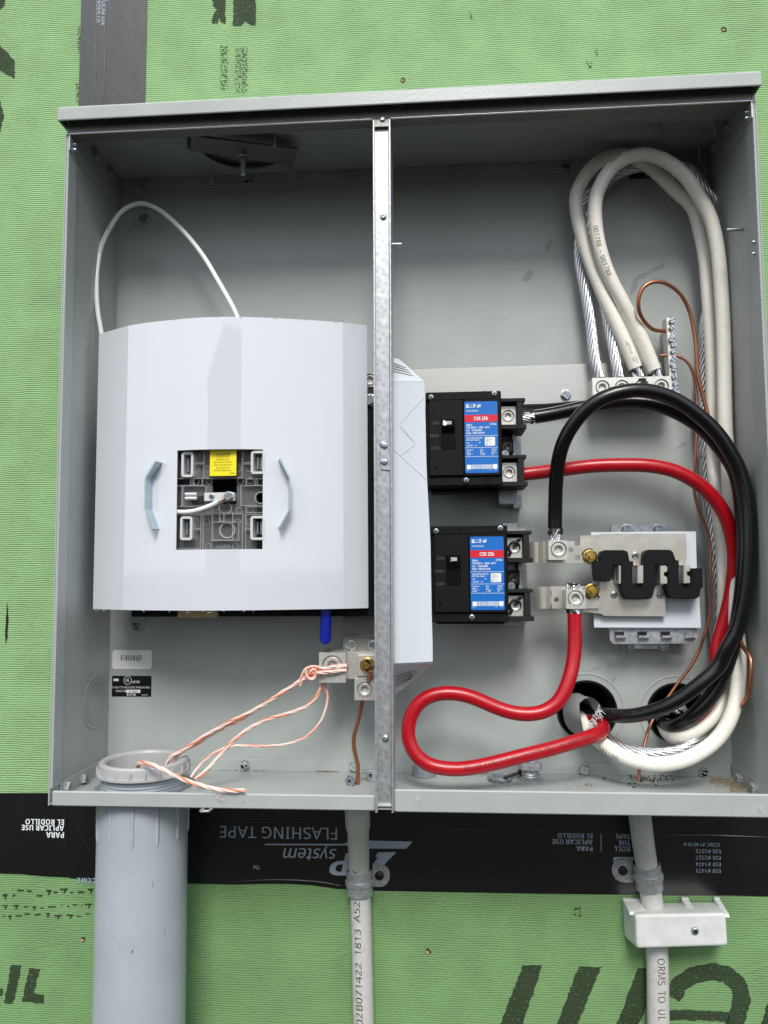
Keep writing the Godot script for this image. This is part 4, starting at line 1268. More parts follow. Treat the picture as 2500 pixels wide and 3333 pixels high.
	lug("wire_lug", t, rect_of("S", [1180, 1214, 1228, 1258], .07), .03, .07, [[slc.x, slc.y, 1.0]])
	put("hex", t, at("S", 1206, 1302, .083), Vector3.BACK, .5, 1.2)
	# bypass handle with its blue grip
	mb = MB.new()
	var p := at("E", 1409, 755, .098)
	var e := at("E", 1406, 900, .098)
	var pts := []
	var rr := []
	for i in 9: pts.append(p.lerp(e, i / 8.0)); rr.append(.0070)
	for i in 5:
		var a := PI / 2 * (i + 1) / 5.0
		pts.append(e + (e - p).normalized() * .007 * sin(a)); rr.append(maxf(.0002, .0070 * cos(a)))
	tube(mb, pts, rr, 18)
	obj("bypass_grip", mb, "blue_vinyl", t, "blue vinyl grip of the bypass lever")
	# white lead that loops up out of the cover and back to the strap
	var c := cable("white_lead", "thin white wire looping above the milky plastic cover", "wire", "white_lead",
		["C", 452, 760, .07, 438, 640, .072, 424, 560, .072, 417, 450, .07, 421, 360, .066, 440, 262, .06, 480, 180, .055, 532, 112, .05, 600, 83, .048, 670, 101, .05, 740, 152, .056, 810, 222, .064, 880, 312, .072, 940, 412, .08, 990, 500, .088, 1024, 568, .092, 1050, 660, .095], .0031)
	mb = MB.new()
	write_along(mb, "AWG 12 (UL) ANSI CABLE 600V", c[1], .19, .00318, .0022, Vector3(.5, 0, 1), true)
	obj("lettering", mb, "ink_soft", c[0])
	c = cable("white_lead", "short white wire bolted to the strap inside the square cut-out", "wire", "white_lead",
		["K", 100, 1082, .130, 150, 1086, .132, 280, 1092, .134, 420, 1076, .136, 560, 1036, .138, 680, 990, .138, 780, 938, .138], .0028)
	mb = MB.new()
	tube(mb, path(["K", 775, 940, .138, 868, 898, .138]), .0026, 12)
	obj("crimp", mb, "tinned", c[0])
	mb = MB.new()
	tube(mb, path(["K", 845, 908, .138, 878, 892, .1375]), .0029, 12)
	obj("ring_terminal", mb, "copper", c[0])

# ------------------------------------------------------------------ breakers
func bp(o: Vector2, x: float, y: float, z: float) -> Vector3:
	return Vector3(o.x + (x - 120) * .0000893, o.y - (y - 140) * .0000900, z)
func brect(called: String, parent: Node3D, mat_name: String, o: Vector2, r: Array, z0: float, z1: float, bev := .0004, round := 0.0) -> MeshInstance3D:
	var a := bp(o, r[0], r[3], z0)
	var b := bp(o, r[2], r[1], z1)
	var mb := MB.new()
	prism(mb, rrect(a.x, a.y, b.x, b.y, maxf(round, bev), 1 if round == 0.0 else 4), z0, z1, bev, true)
	return obj(called, mb, mat_name, parent)
func build_breaker(o: Vector2, label: String, upper: bool):
	var F := .112
	var t := thing("circuit_breaker", label, "circuit breaker", bp(o, 620, 1410, .04), "two circuit breakers")
	brect("body", t, "breaker_black", o, [105, 140, 1130, 1410], .040, F - .006, .0012, .0015)
	brect("body_rim", t, "breaker_black", o, [112, 142, 1122, 250], F - .006, F - .002, .0006, .001)
	brect("body_rim", t, "breaker_black", o, [118, 1290, 1122, 1408], F - .006, F - .003, .0006, .001)
	brect("face", t, "breaker_black", o, [150, 256, 612, 1280], F - .006, F + .0008, .0008, .0012)
	brect("face", t, "breaker_black", o, [618, 252, 1112, 1285], F - .006, F + .0002, .0008, .0012)
	brect("rear_step", t, "breaker_black", o, [160, 1395, 1100, 1460], .040, .075, .001)
	# handle in its slot
	brect("handle_slot", t, "breaker_gloss", o, [312, 520, 502, 930], F, F + .0012, .0003, .0012)
	brect("handle_well_shade", t, "breaker_gloss", o, [322, 532, 492, 920], F + .0008, F + .0014, .0001, .0008)  # raised near-black plate painting the shade of the handle recess
	var mb := MB.new()
	var a := bp(o, 328, 632, F)
	var b := bp(o, 490, 540, F)
	mb.xf = Transform3D(Basis(Vector3.BACK, Vector3.UP, Vector3.LEFT), Vector3(b.x, 0, 0))
	prism(mb, PackedVector2Array([Vector2(F - .002, a.y - .011), Vector2(F + .0075, a.y - .0015), Vector2(F + .0085, a.y), Vector2(F + .0085, b.y - .0008), Vector2(F + .0077, b.y), Vector2(F - .002, b.y)]), 0, b.x - a.x, .0006, true)
	var hd := obj("handle", mb, "breaker_gloss", t)
	mb = MB.new()
	var hz := F + .0087
	write(mb, "200", Vector3((a.x + b.x) / 2, lerpf(a.y, b.y, .28), hz), .0040, Vector3.RIGHT, Vector3.UP, 1, true, .82)
	obj("lettering", mb, "print_white", hd)
	if upper:
		mb = MB.new()
		prism(mb, PackedVector2Array([Vector2(a.x + .0008, a.y + .0016), Vector2(a.x + .004, a.y + .0010), Vector2(a.x + .0062, a.y + .003), Vector2(a.x + .0045, a.y + .0048), Vector2(a.x + .003, a.y + .0076), Vector2(a.x + .0010, a.y + .007)]), hz - .0001, hz + .0001)
		obj("paint_fleck", mb, "sticker_white", hd)
	mb = MB.new()
	for w in [["ON-", 590, 300], ["TRIP-", 762, 300], ["OFF-", 928, 304]]:
		write(mb, w[0], bp(o, w[2], w[1] + 0.0, F + .001), .0036, Vector3.RIGHT, Vector3.UP, 2, false, 1.15)
	obj("lettering", mb, "grey_print", t)
	for c in [[180, 210], [1035, 178], [640, 1345]]: cross_screw(t, bp(o, c[0], c[1], F - .0022), 1.05, Vector3.BACK, c[0] * .01)
	for c in [[288, 208, .0014], [490, 200, .0015], [228, 1182, .0017]]:
		mb = MB.new()
		lathe(mb, bp(o, c[0], c[1], F - .0018 if c[1] < 900 else F + .0009), Vector3.BACK, [[c[2] * 1.3, 0], [c[2] * 1.2, .0003], [c[2], .0002], [0, .0001]], 16)
		obj("pinhole_shade", mb, "breaker_gloss", t)  # raised dark disc painting the shade of a small hole
	for c in [[390, 200], [898, 178], [330, 1372], [935, 1345]]:
		mb = MB.new()
		lathe(mb, bp(o, c[0], c[1], F - .0024), Vector3.BACK, [[.0035, 0], [.0035, .0005], [.0031, .0005], [.0031, 0.0]], 24)
		obj("mould_ring", mb, "breaker_black", t)
	# rating sticker
	var z := F + .0006
	var st := brect("rating_sticker", t, "sticker_blue", o, [628, 288, 1072, 1250], F, z, .00005, .0018)
	st.set_meta("label", "blue and red rating sticker")
	brect("red_band", st, "sticker_red", o, [629, 468, 1071, 565], z - .0003, z + .00015, .00004)
	mb = MB.new()
	var q := z + .0003
	var em := .0000900
	var lx := 652.0
	# maker's mark: letters broken into blocks, dots and a bar
	for r in [[652, 325, 668, 372], [668, 325, 694, 336], [668, 344, 690, 354], [668, 361, 694, 372], [742, 325, 782, 336], [755, 336, 769, 372], [806, 325, 819, 372], [832, 325, 845, 372]]:
		prism(mb, PackedVector2Array([Vector2(bp(o, r[0], r[1], 0).x, bp(o, r[0], r[1], 0).y), Vector2(bp(o, r[2], r[1], 0).x, bp(o, r[2], r[1], 0).y), Vector2(bp(o, r[2], r[3], 0).x, bp(o, r[2], r[3], 0).y), Vector2(bp(o, r[0], r[3], 0).x, bp(o, r[0], r[3], 0).y)]), q - .0001, q)
	var tri := PackedVector2Array()
	for r in [[806, 325], [820, 325], [845, 372], [831, 372]]: tri.append(Vector2(bp(o, r[0], r[1], 0).x, bp(o, r[0], r[1], 0).y))
	prism(mb, tri, q - .0001, q)
	for r in [[718, 332, 7], [706, 362, 8], [731, 362, 8], [793, 350, 7]]:
		lathe(mb, bp(o, r[0], r[1], q), Vector3.BACK, [[r[2] * em, 0], [0, 0.00002]], 12)
	write(mb, "Circuit Breaker", bp(o, lx, 422, q), 20 * em, Vector3.RIGHT, Vector3.UP, 0, true, .78)
	write(mb, "CSR 25k", bp(o, 850, 541, q), 46 * em, Vector3.RIGHT, Vector3.UP, 1, true, .80)
	write(mb, "200 A", bp(o, lx, 617, q), 26 * em, Vector3.RIGHT, Vector3.UP, 0, true, .86)
	write(mb, "2 Pole", bp(o, 1052, 610, q), 26 * em, Vector3.RIGHT, Vector3.UP, 2, true, .86)
	write(mb, "120/240 V~  60Hz  40°C", bp(o, lx, 652, q), 25 * em, Vector3.RIGHT, Vector3.UP, 0, true, .84)
	write(mb, "Cat.   CSR2200N", bp(o, lx, 689, q), 25 * em, Vector3.RIGHT, Vector3.UP, 0, true, .80)
	write(mb, "Style  7803C07G83", bp(o, lx, 726, q), 25 * em, Vector3.RIGHT, Vector3.UP, 0, true, .80)
	write(mb, "Interrupting Capacity", bp(o, lx, 788, q), 18 * em, Vector3.RIGHT, Vector3.UP, 0, true, .80)
	write(mb, "RMS Sym. Ampere", bp(o, lx, 816, q), 18 * em, Vector3.RIGHT, Vector3.UP, 0, true, .80)
	write(mb, "Volt", bp(o, lx, 856, q), 18 * em, Vector3.RIGHT, Vector3.UP, 0, true, .80)
	write(mb, "kA", bp(o, 815, 852, q), 18 * em, Vector3.RIGHT, Vector3.UP, 0, true, .80)
	write(mb, "120/240 ~   25", bp(o, lx, 890, q), 18 * em, Vector3.RIGHT, Vector3.UP, 0, true, .85)
	for c in [["Terminal", 652, 950], ["Wire", 652, 978], ["CU/AL", 652, 1012], ["Wire", 830, 950], ["Size", 830, 978], ["2 - 300", 830, 1012], ["Torque", 980, 944], ["Lb. In.", 980, 972], ["250", 980, 1008]]:
		write(mb, c[0], bp(o, c[1], c[2], q), 18 * em, Vector3.RIGHT, Vector3.UP, 0, true, .80)
	for r in [[632, 748, 1070, 753], [632, 908, 1070, 913], [632, 1028, 1070, 1033], [652, 985, 745, 988], [830, 985, 905, 988], [980, 979, 1058, 982]]:
		prism(mb, rrect(bp(o, r[0], r[3], 0).x, bp(o, r[0], r[3], 0).y, bp(o, r[2], r[1], 0).x, bp(o, r[2], r[1], 0).y), q - .0001, q)
	rng.seed = 12
	var x := 716.0
	var bars := [[650, 1140, 708, 1200], [996, 1136, 1056, 1196]]
	while x < 985:
		var w := rng.randf_range(3, 9)
		bars.append([x, 1138, x + w, 1198]); x += w + rng.randf_range(3, 8)
	for r in bars:
		prism(mb, rrect(bp(o, r[0], r[3], 0).x, bp(o, r[0], r[3], 0).y, bp(o, r[2], r[1], 0).x, bp(o, r[2], r[1], 0).y), q - .0001, q)
	write(mb, "60C", bp(o, 652, 1222, q), 13 * em)
	write(mb, "1413", bp(o, 940, 1218, q), 13 * em)
	write(mb, "N05", bp(o, 1018, 1216, q), 13 * em)
	obj("lettering", mb, "print_white", st)
	var ul := brect("listing_patch", st, "sticker_white", o, [896, 770, 1032, 888], z, z + .0002, .00003, .0012)
	mb = MB.new()
	for c in [[922, 792], [922, 824]]: lathe(mb, bp(o, c[0], c[1], z + .0004), Vector3.BACK, [[.0012, 0], [.0009, 0]], 16)
	for c in [["LISTED", 942, 796], ["CIRC BKR", 942, 814], ["E7819", 942, 832], ["LL 2204", 942, 866]]: write(mb, c[0], bp(o, c[1], c[2], z + .0004), 10 * em)
	write(mb, "SA", bp(o, 908, 872, z + .0004), 20 * em, Vector3.RIGHT, Vector3.UP, 0, true, .8)
	obj("lettering", mb, "ink_soft", ul)
	# terminals on the right
	for k in 2:
		var y := 205.0 if k == 0 else 985.0
		var hs := Node3D.new()
		hs.name = "terminal_housing"; t.add_child(hs, true)
		hs.position = bp(o, 1280, y + 400, .05) - origin_of[t]; origin_of[hs] = bp(o, 1280, y + 400, .05)
		brect("housing_wall", hs, "housing_black", o, [1128, y, 1468, y + 48], .042, .094, .0006)
		brect("housing_wall", hs, "housing_black", o, [1128, y + 362, 1478, y + 425], .042, .094, .0006)
		brect("housing_wall", hs, "housing_black", o, [1352, y + 48, 1432, y + 362], .042, .0935, .0006)
		brect("housing_back", hs, "housing_black", o, [1130, y + 48, 1352, y + 362], .042, .060, .0003)
		var l0 := bp(o, 1138, y + 360, 0)
		var l1 := bp(o, 1346, y + 92, 0)
		var lc := bp(o, 1240, y + 226, 0)
		var lg := lug("lug", hs, Rect2(l0.x, l0.y, l1.x - l0.x, l1.y - l0.y), .060, .0845, [[lc.x, lc.y, .93]])
		if not upper:                    # black inspection ink daubed over the screw
			mb = MB.new()
			var arc := []
			for i in 12:
				var g := lerpf(-.2, 3.9, i / 11.0)
				arc.append(Vector3(lc.x + cos(g) * .0068, lc.y + sin(g) * .0070, .0848))
			tube(mb, arc, [.0006, .0012, .0016, .0019, .0020, .0018, .0016, .0014, .0015, .0019, .0022, .0016], 7)
			tube(mb, [bp(o, 1262, y + 150, .0848), bp(o, 1300, y + 122, .0848), bp(o, 1330, y + 112, .0848)], [.0018, .0022, .0012], 7)
			tube(mb, [bp(o, 1196, y + 268, .0848), bp(o, 1176, y + 312, .0848), bp(o, 1164, y + 346, .0848)], [.0018, .0024, .0012], 7)
			tube(mb, [bp(o, 1225, y + 236, .0832), bp(o, 1250, y + 206, .0832), bp(o, 1272, y + 180, .0838)], [.0010, .0015, .0010], 6)
			obj("ink_daub", mb, "ink", lg)
	brect("inspection_block", t, "breaker_black", o, [1132, 735, 1315, 935], .045, .078, .0008)
	mb = MB.new()
	lathe(mb, bp(o, 1225, 838, .0783), Vector3.BACK, [[.0052, 0], [.0048, .0]], 24)
	write(mb, "67", bp(o, 1190, 832, .0783), .0026, Vector3(.93, .37, 0), Vector3(-.37, .93, 0), 0, true)
	prism(mb, rrect(bp(o, 1208, 885, 0).x, bp(o, 1208, 885, 0).y, bp(o, 1250, 848, 0).x, bp(o, 1250, 848, 0).y), .078, .0783)
	obj("inspection_mark", mb, "grey_print", t)
	brect("mounting_bracket", t, "galvanised", o, [1312, 560, 1362, 1040], .020, .062, .0006)
	brect("mounting_bracket", t, "galvanised", o, [1130, 60 if not upper else 200, 1345, 1500 if not upper else 1600], .0045, .040, .0006)
	brect("mounting_bracket", t, "galvanised", o, [1345, 115 if not upper else 200, 1470, 1470 if not upper else 1650], .0045, .030, .0006)
	mb = MB.new()
	var sc := bp(o, 1192, 950, .078)
	lathe(mb, sc, Vector3.BACK, [[.0052, -.02], [.0052, .0016], [.0046, .0022], [0, .0022]], 24)
	var ss := obj("mounting_screw", mb, "zinc", t)
	mb = MB.new()
	for a2 in [[-.5, .3], [.5, .3]]:
		tube(mb, [sc + Vector3(-.0022, -.0026, .0022) + Vector3(a2[0] * .0012, -a2[0] * .001, 0), sc + Vector3(.0022, .0026, .0022) + Vector3(a2[0] * .0012, -a2[0] * .001, 0)], .00035, 5)
	lathe(mb, sc + Vector3(0, 0, .0023), Vector3.BACK, [[.0034, 0], [.0030, .0001]], 20)
	obj("slot", mb, "recess_shade", ss)  # raised dark bars painting the shade in the screw slot

# ------------------------------------------------------------------ load side: barrier, neutral bar, ground bar, plug-on bus
func build_barrier():
	var t := thing("plastic_barrier", "folded white plastic barrier sheet between the centre post and the breakers", "barrier", at("H", 180, 140, .12))
	var z := .1215
	var mb := MB.new()
	var q := poly("D", [70, 818, 231, 820, 234, 880, 240, 1149], z) + poly("F", [243, 208, 257, 470, 262, 760, 266, 900, 266, 962, 70, 972], z)
	prism(mb, q, z - .0012, z, .0002, true)
	obj("front_panel", mb, "white_sheet", t)
	mb = MB.new()                        # return along the right edge, folded back towards the breakers
	var pts := poly("D", [231, 820, 240, 1149], z) + poly("F", [243, 208, 257, 470, 262, 760, 266, 900, 266, 962], z)
	for i in pts.size() - 1:
		var a := Vector3(pts[i].x - .0003, pts[i].y, z - .0004)
		var b := Vector3(pts[i + 1].x - .0003, pts[i + 1].y, z - .0004)
		var o := Vector3(-.006, 0, -.009)
		mb.quad(a, b, b + o, a + o, Vector3.RIGHT)
		mb.quad(a - Vector3(.001, 0, 0), b - Vector3(.001, 0, 0), b + o - Vector3(.001, 0, 0), a + o - Vector3(.001, 0, 0), Vector3.LEFT)
	obj("side_return", mb, "white_sheet", t)
	for f in [["top_flap", [at("D", 70, 818, z), at("D", 231, 819, z), at("D", 128, 726, .055), at("D", 70, 716, .055)]], ["bottom_flap", [at("H", 70, 143, z), at("H", 264, 137, z), at("H", 150, 238, .055), at("H", 70, 286, .055)]]]:
		mb = MB.new()
		var c: Array = f[1]
		var nn: Vector3 = (c[1] - c[0]).cross(c[2] - c[0]).normalized() * .001
		mb.quad(c[0], c[1], c[2], c[3], Vector3.BACK)
		mb.quad(c[0] - nn, c[1] - nn, c[2] - nn, c[3] - nn, Vector3.FORWARD)
		mb.quad(c[1], c[2], c[2] - nn, c[1] - nn, Vector3.RIGHT)
		mb.quad(c[2], c[3], c[3] - nn, c[2] - nn, Vector3.UP)
		var fl := obj(f[0], mb, "white_sheet", t)
		mb = MB.new()
		for k in 4:                      # rows of slots
			var u := .22 + k * .12
			var a: Vector3 = c[0].lerp(c[3], u + .18).lerp(c[1].lerp(c[2], u + .18), .30 + .02 * k)
			var b: Vector3 = c[0].lerp(c[3], u).lerp(c[1].lerp(c[2], u), .86)
			tube(mb, [a + Vector3(0, 0, .0003), b + Vector3(0, 0, .0003)], .0007, 5)
		obj("slot", mb, "jacket_grey", fl)
	for l in [["D", [[230, 886], [132, 990], [134, 1014], [192, 1072], [188, 1084], [134, 1128]]], ["F", [[102, 78], [242, 206]]], ["F", [[134, 104], [192, 60], [190, 48], [134, -20]]]]:
		mb = MB.new()
		var p := []
		for c in l[1]: p.append(at(l[0], c[0], c[1], z + .0001))
		for i in p.size() - 1: tube(mb, [p[i], p[i + 1]], .00045, 5)
		obj("score_line", mb, "white_sheet", t)
# a cast lug: block with bores in its front face and a set screw sunk in each ([x, y, screw size] in metres)
func lug(called: String, parent: Node3D, r: Rect2, z0: float, z1: float, screws: Array, mat_name := "aluminium_cast") -> MeshInstance3D:
	var mb := MB.new()
	var deep := .0042
	box(mb, Vector3(r.position.x, r.position.y, z0), Vector3(r.end.x, r.end.y, z1 - deep), .0004)
	var holes := []
	for c in screws: holes.append([Vector2(c[0], c[1]), .0083 * c[2]])
	holed(mb, r.position.x, r.position.y, r.end.x, r.end.y, z1 - deep, z1, holes)
	var o := obj(called, mb, mat_name, parent)
	for c in screws: put("socket", o, Vector3(c[0], c[1], z1 - .0022), Vector3.BACK, .35 + c[0] * 7.0, c[2] * .97)
	return o
func build_neutral():
	var t := thing("neutral_bar", "flat silver neutral bar running behind the breakers to a four-hole lug", "bus bar", at("D", 580, 900, .02))
	plate("bar", t, "aluminium", "D", [60, 778, 180, 766, 930, 742, 1230, 737, 1232, 880, 930, 896, 740, 912, 160, 930, 60, 934], .014, .022, .0006)
	put("hex", t, at("D", 819, 875, .022), Vector3.BACK, .9, 1.15)
	var sc := []
	for c in [[540, 920], [703, 917], [868, 913], [1030, 910]]:
		var p := at("O", c[0], c[1], .054)
		sc.append([p.x, p.y, 1.1])
	var lg := lug("lug_block", t, rect_of("O", [454, 843, 1117, 1016], .054), .022, .054, sc)
	var m2 := MB.new()
	prism(m2, poly("O", [842, 846, 880, 842, 905, 848, 900, 870, 930, 900, 918, 908, 893, 880, 868, 862, 850, 858], .0562), .0545, .0562)
	obj("ink_daub", m2, "ink", lg)
	# ground bar
	t = thing("ground_bar", "narrow upright aluminium ground bar with rows of slotted screws", "ground bar", at("O", 1130, 985, .03))
	plate("bar", t, "aluminium_cast", "O", [1068, 341, 1130, 340, 1166, 982, 1104, 985], .034, .052, .0005)
	plate("standoff", t, "galvanised", "O", [1075, 420, 1128, 420, 1150, 930, 1098, 930], .003, .034, .0005)
	var zz := .0522
	var i := 0
	for c in [[1112, 372], [1108, 428], [1120, 490], [1107, 526], [1125, 572], [1120, 623], [1127, 690], [1117, 732], [1130, 772], [1130, 832], [1140, 890], [1138, 935], [1150, 966]]:
		put("cheese", t, at("O", c[0], c[1], zz), Vector3.BACK, i * 1.9 + .4, 1.15 if i % 3 else 1.3)
		i += 1

func build_bus():
	var t := thing("plug_on_bus", "plug-on breaker bus with black serpentine insulator on a white sheet", "bus assembly", at("N", 1000, 1180, .02))
	plate("mounting_bracket", t, "galvanised", "N", [735, 143, 1205, 139, 1206, 260, 735, 260], .020, .0235, .0004)
	plate("mounting_bracket", t, "galvanised", "N", [835, 1080, 1222, 1080, 1222, 1180, 836, 1182], .020, .0235, .0004)
	var mb := MB.new()
	box(mb, Vector3(at("N", 800, 600, .02).x, at("N", 800, 1100, .02).y, .003), Vector3(at("N", 1180, 600, .02).x, at("N", 800, 180, .02).y, .0200), .0006)
	obj("pedestal", mb, "galvanised", t)
	for c in [[866, 186, .0235], [1130, 184, .0235], [895, 1152, .0235], [1168, 1154, .0235]]: put("hex", t, at("N", c[0], c[1], c[2]), Vector3.BACK, .9 + c[0], 1.15)
	plate("insulating_sheet", t, "white_sheet", "N", [570, 210, 1443, 203, 1450, 510, 1470, 740, 1487, 1005, 597, 1002], .0500, .0512, .0002)
	# hook rail
	var rail := Node3D.new()
	rail.name = "hook_rail"; t.add_child(rail)
	var rb := at("N", 1090, 1138, .034)
	rail.position = rb - origin_of[t]; origin_of[rail] = rb
	plate("rail_top", rail, "galvanised", "N", [712, 1006, 1440, 1004, 1452, 1018, 724, 1020], .020, .0475, .0003)
	mb = MB.new()
	var rf := rect_of("N", [726, 1016, 1457, 1112], .0450)
	var wins := []
	for c in [765, 955, 1147, 1340]: wins.append([rect_of("N", [c, 1036, c + 82, 1088], .0450)])
	holed(mb, rf.position.x, rf.position.y, rf.end.x, rf.end.y, .0430, .0450, wins)
	obj("rail_face", mb, "galvanised", rail)
	plate("rail_hem", rail, "galvanised", "N", [734, 1112, 1458, 1110, 1434, 1136, 756, 1141], .0430, .0450, .0004)
	for c in [765, 955, 1147, 1340]:
		mb = MB.new()
		var a := at("N", c + 4, 1070, .0455)
		var b := at("N", c + 90, 1068, .0455)
		var hgt := .0048
		mb.xf = Transform3D(Basis(Vector3.BACK, Vector3.UP, Vector3.LEFT), Vector3(b.x, 0, 0))
		prism(mb, PackedVector2Array([Vector2(.0450, a.y - .0042), Vector2(.0490, a.y - .0042), Vector2(.0515, a.y - .002), Vector2(.0515, a.y + .0008), Vector2(.0500, a.y + .0008), Vector2(.0496, a.y - .0018), Vector2(.0484, a.y - .0026), Vector2(.0450, a.y - .0026)]), 0, b.x - a.x, 0, true)
		obj("hook", mb, "galvanised", rail)
	# the two tinned bus plates with their stabs
	plate("bus_plate", t, "tinned", "N", [478, 237, 640, 232, 662, 223, 1358, 220, 1366, 442, 1352, 444, 1350, 480, 1300, 480, 1298, 444, 1000, 450, 998, 485, 922, 485, 918, 452, 622, 456, 478, 300], .0570, .0600, .0004)
	plate("bus_plate", t, "tinned", "N", [640, 612, 757, 606, 762, 640, 822, 640, 1060, 660, 1148, 640, 1190, 640, 1194, 911, 684, 908, 655, 888, 498, 870, 520, 700, 640, 690], .0570, .0600, .0004)
	for s in [[766, 485, 821, 640, 0], [922, 482, 1007, 637, 1], [1112, 485, 1208, 642, 2], [1306, 480, 1398, 638, 2]]:
		mb = MB.new()
		var q := poly("N", [s[0], s[1], s[0] + 36, s[1], s[0] + 36, s[3] - 2, s[0], s[3]], .0620)
		prism(mb, q, .057, .0620, .0004, true)
		var p2 := poly("N", [s[0] + 36, s[1] + 2, s[2], s[1] + 4, s[2], s[3] - 2, s[0] + 36, s[3] - 2], .0800)
		if s[4] == 2: p2 = poly("N", [s[0] + 36, s[1] + 4, s[2] - 14, s[1] + 2, s[2], s[1] + 18, s[2] - 2, s[1] + 52, s[2] - 28, s[1] + 62, s[2] - 30, s[1] + 84, s[2] - 4, s[1] + 98, s[2], s[3] - 8, s[2] - 12, s[3] - 2, s[0] + 36, s[3] - 2], .0800)
		prism(mb, p2, .058, .0800, .0006, true)
		obj("stab", mb, "tinned", t)
	var ins := plate("serpentine_insulator", t, "black_plastic", "N", [605, 618, 590, 478, 640, 455, 652, 385, 662, 368, 690, 358, 835, 358, 866, 364, 880, 380, 893, 455, 915, 460, 918, 638, 1005, 638, 1008, 450, 1015, 385, 1026, 366, 1050, 355, 1210, 355, 1238, 360, 1254, 376, 1280, 450, 1300, 460, 1305, 638, 1398, 638, 1402, 510, 1497, 508, 1503, 664, 1484, 682, 1476, 738, 1462, 754, 1440, 762, 1260, 762, 1232, 752, 1216, 734, 1198, 682, 1196, 650, 1210, 640, 1209, 482, 1110, 482, 1112, 658, 1100, 682, 1086, 740, 1074, 758, 1050, 767, 880, 767, 856, 758, 842, 740, 820, 665, 820, 485, 757, 485, 754, 520, 730, 618], .0600, .0745, .0010)
	mb = MB.new()
	for c in [[852, 507, 620], [880, 507, 620], [1040, 505, 615], [1068, 505, 615], [1233, 500, 614], [1262, 500, 614]]:
		tube(mb, [at("N", c[0], c[1], .0746), at("N", c[0] + 2, c[2], .0746)], .0005, 5)
	for c in [[915, 695, 1008, 692], [915, 716, 1008, 714]]: tube(mb, [at("N", c[0], c[1], .0746), at("N", c[2], c[3], .0746)], .0004, 5)
	for c in [[925, 738], [994, 736]]: lathe(mb, at("N", c[0], c[1], .0745), Vector3.BACK, [[.0017, 0], [.0016, .0004], [.0012, .0004], [.0011, 0]], 14)
	tube(mb, [at("N", 672, 375, .0746), at("N", 700, 398, .0746)], .0003, 4)
	tube(mb, [at("N", 700, 375, .0746), at("N", 676, 398, .0746)], .0003, 4)
	tube(mb, [at("N", 1408, 614, .0746), at("N", 1500, 612, .0746)], .0004, 4)
	obj("mould_mark", mb, "housing_black", ins)
	for c in [[938, 400], [762, 727], [1146, 730]]: cross_screw(t, at("N", c[0], c[1], .0602), 1.25, Vector3.BACK, c[0] * .02)
	# feed straps from the lower breaker, each with a wire lug and a brass nut
	for k in 2:
		var zs := .0640
		mb = MB.new()
		var rs := rect_of("N", [[172, 286, 626, 464], [234, 660, 640, 843]][k], zs)
		var hp := at("N", [403, 285][k], [356, 770][k], zs)
		var openings := [[Vector2(hp.x, hp.y), .0030]]
		if k == 0: openings += [[rect_of("N", [439, 398, 482, 440], zs)], [rect_of("N", [434, 270, 480, 321], zs)]]
		else: openings += [[rect_of("N", [236, 690, 243, 740], zs)], [rect_of("N", [234, 810, 248, 860], zs)]]
		holed(mb, rs.position.x, rs.position.y, rs.end.x, rs.end.y, zs - .0035, zs, openings)
		var st := obj("feed_strap", mb, "tinned", t)
		mb = MB.new()
		_curved_tab(mb, [["N", 58, 292, 174, 462], ["N", 112, 664, 236, 843]][k], .072, .062)
		obj("strap_bend", mb, "tinned", st)
		var sp := at("N", [303, 445][k], [357, 762][k], .085)
		lug("wire_lug", st, rect_of("N", [[216, 279, 374, 439], [363, 686, 526, 846]][k], .085), .0640, .0850, [[sp.x, sp.y, 1.2]])
		var nc: Array = [[562, 414], [576, 698]][k]
		put("nut", st, at("N", nc[0], nc[1], .0642), Vector3.BACK, .3, .92)
		mb = MB.new()                    # black torque mark beside the nut
		var c := at("N", nc[0], nc[1], .0648)
		var arc := []
		for i in 9: arc.append(c + Vector3(cos(lerpf(1.2, 2.9, i / 8.0) + k * 1.6), sin(lerpf(1.2, 2.9, i / 8.0) + k * 1.6), 0) * .0096)
		tube(mb, arc, .0009, 6)
		tube(mb, [c + Vector3(.004, -.003, .006), c + Vector3(.009, -.008, .001)], .0010, 6)
		obj("ink_daub", mb, "mark_pen", st)
func _curved_tab(mb: MB, r: Array, z0: float, z1: float):     # strap end that rolls back into the breaker terminal
	var a := at(r[0], r[1], r[2], z0)
	var b := at(r[0], r[3], r[4], z1)
	var p := []
	for i in 11:
		var u := i / 10.0
		p.append(Vector3(lerpf(a.x, b.x, u), 0, lerpf(z0 - .006, z1, u) + .006 * sin(PI * u * .9)))
	for i in 10:
		var n0 := Vector3(-(p[i + 1].z - p[i].z), 0, p[i + 1].x - p[i].x).normalized()
		var lo := minf(a.y, b.y); var hi := maxf(a.y, b.y)
		mb.quad(Vector3(p[i].x, lo, p[i].z), Vector3(p[i + 1].x, lo, p[i + 1].z), Vector3(p[i + 1].x, hi, p[i + 1].z), Vector3(p[i].x, hi, p[i].z), n0)
		for y in [lo, hi]:
			mb.quad(Vector3(p[i].x, y, p[i].z), Vector3(p[i + 1].x, y, p[i + 1].z), Vector3(p[i + 1].x, y, p[i + 1].z - .003), Vector3(p[i].x, y, p[i].z - .003), Vector3.DOWN if y == lo else Vector3.UP)

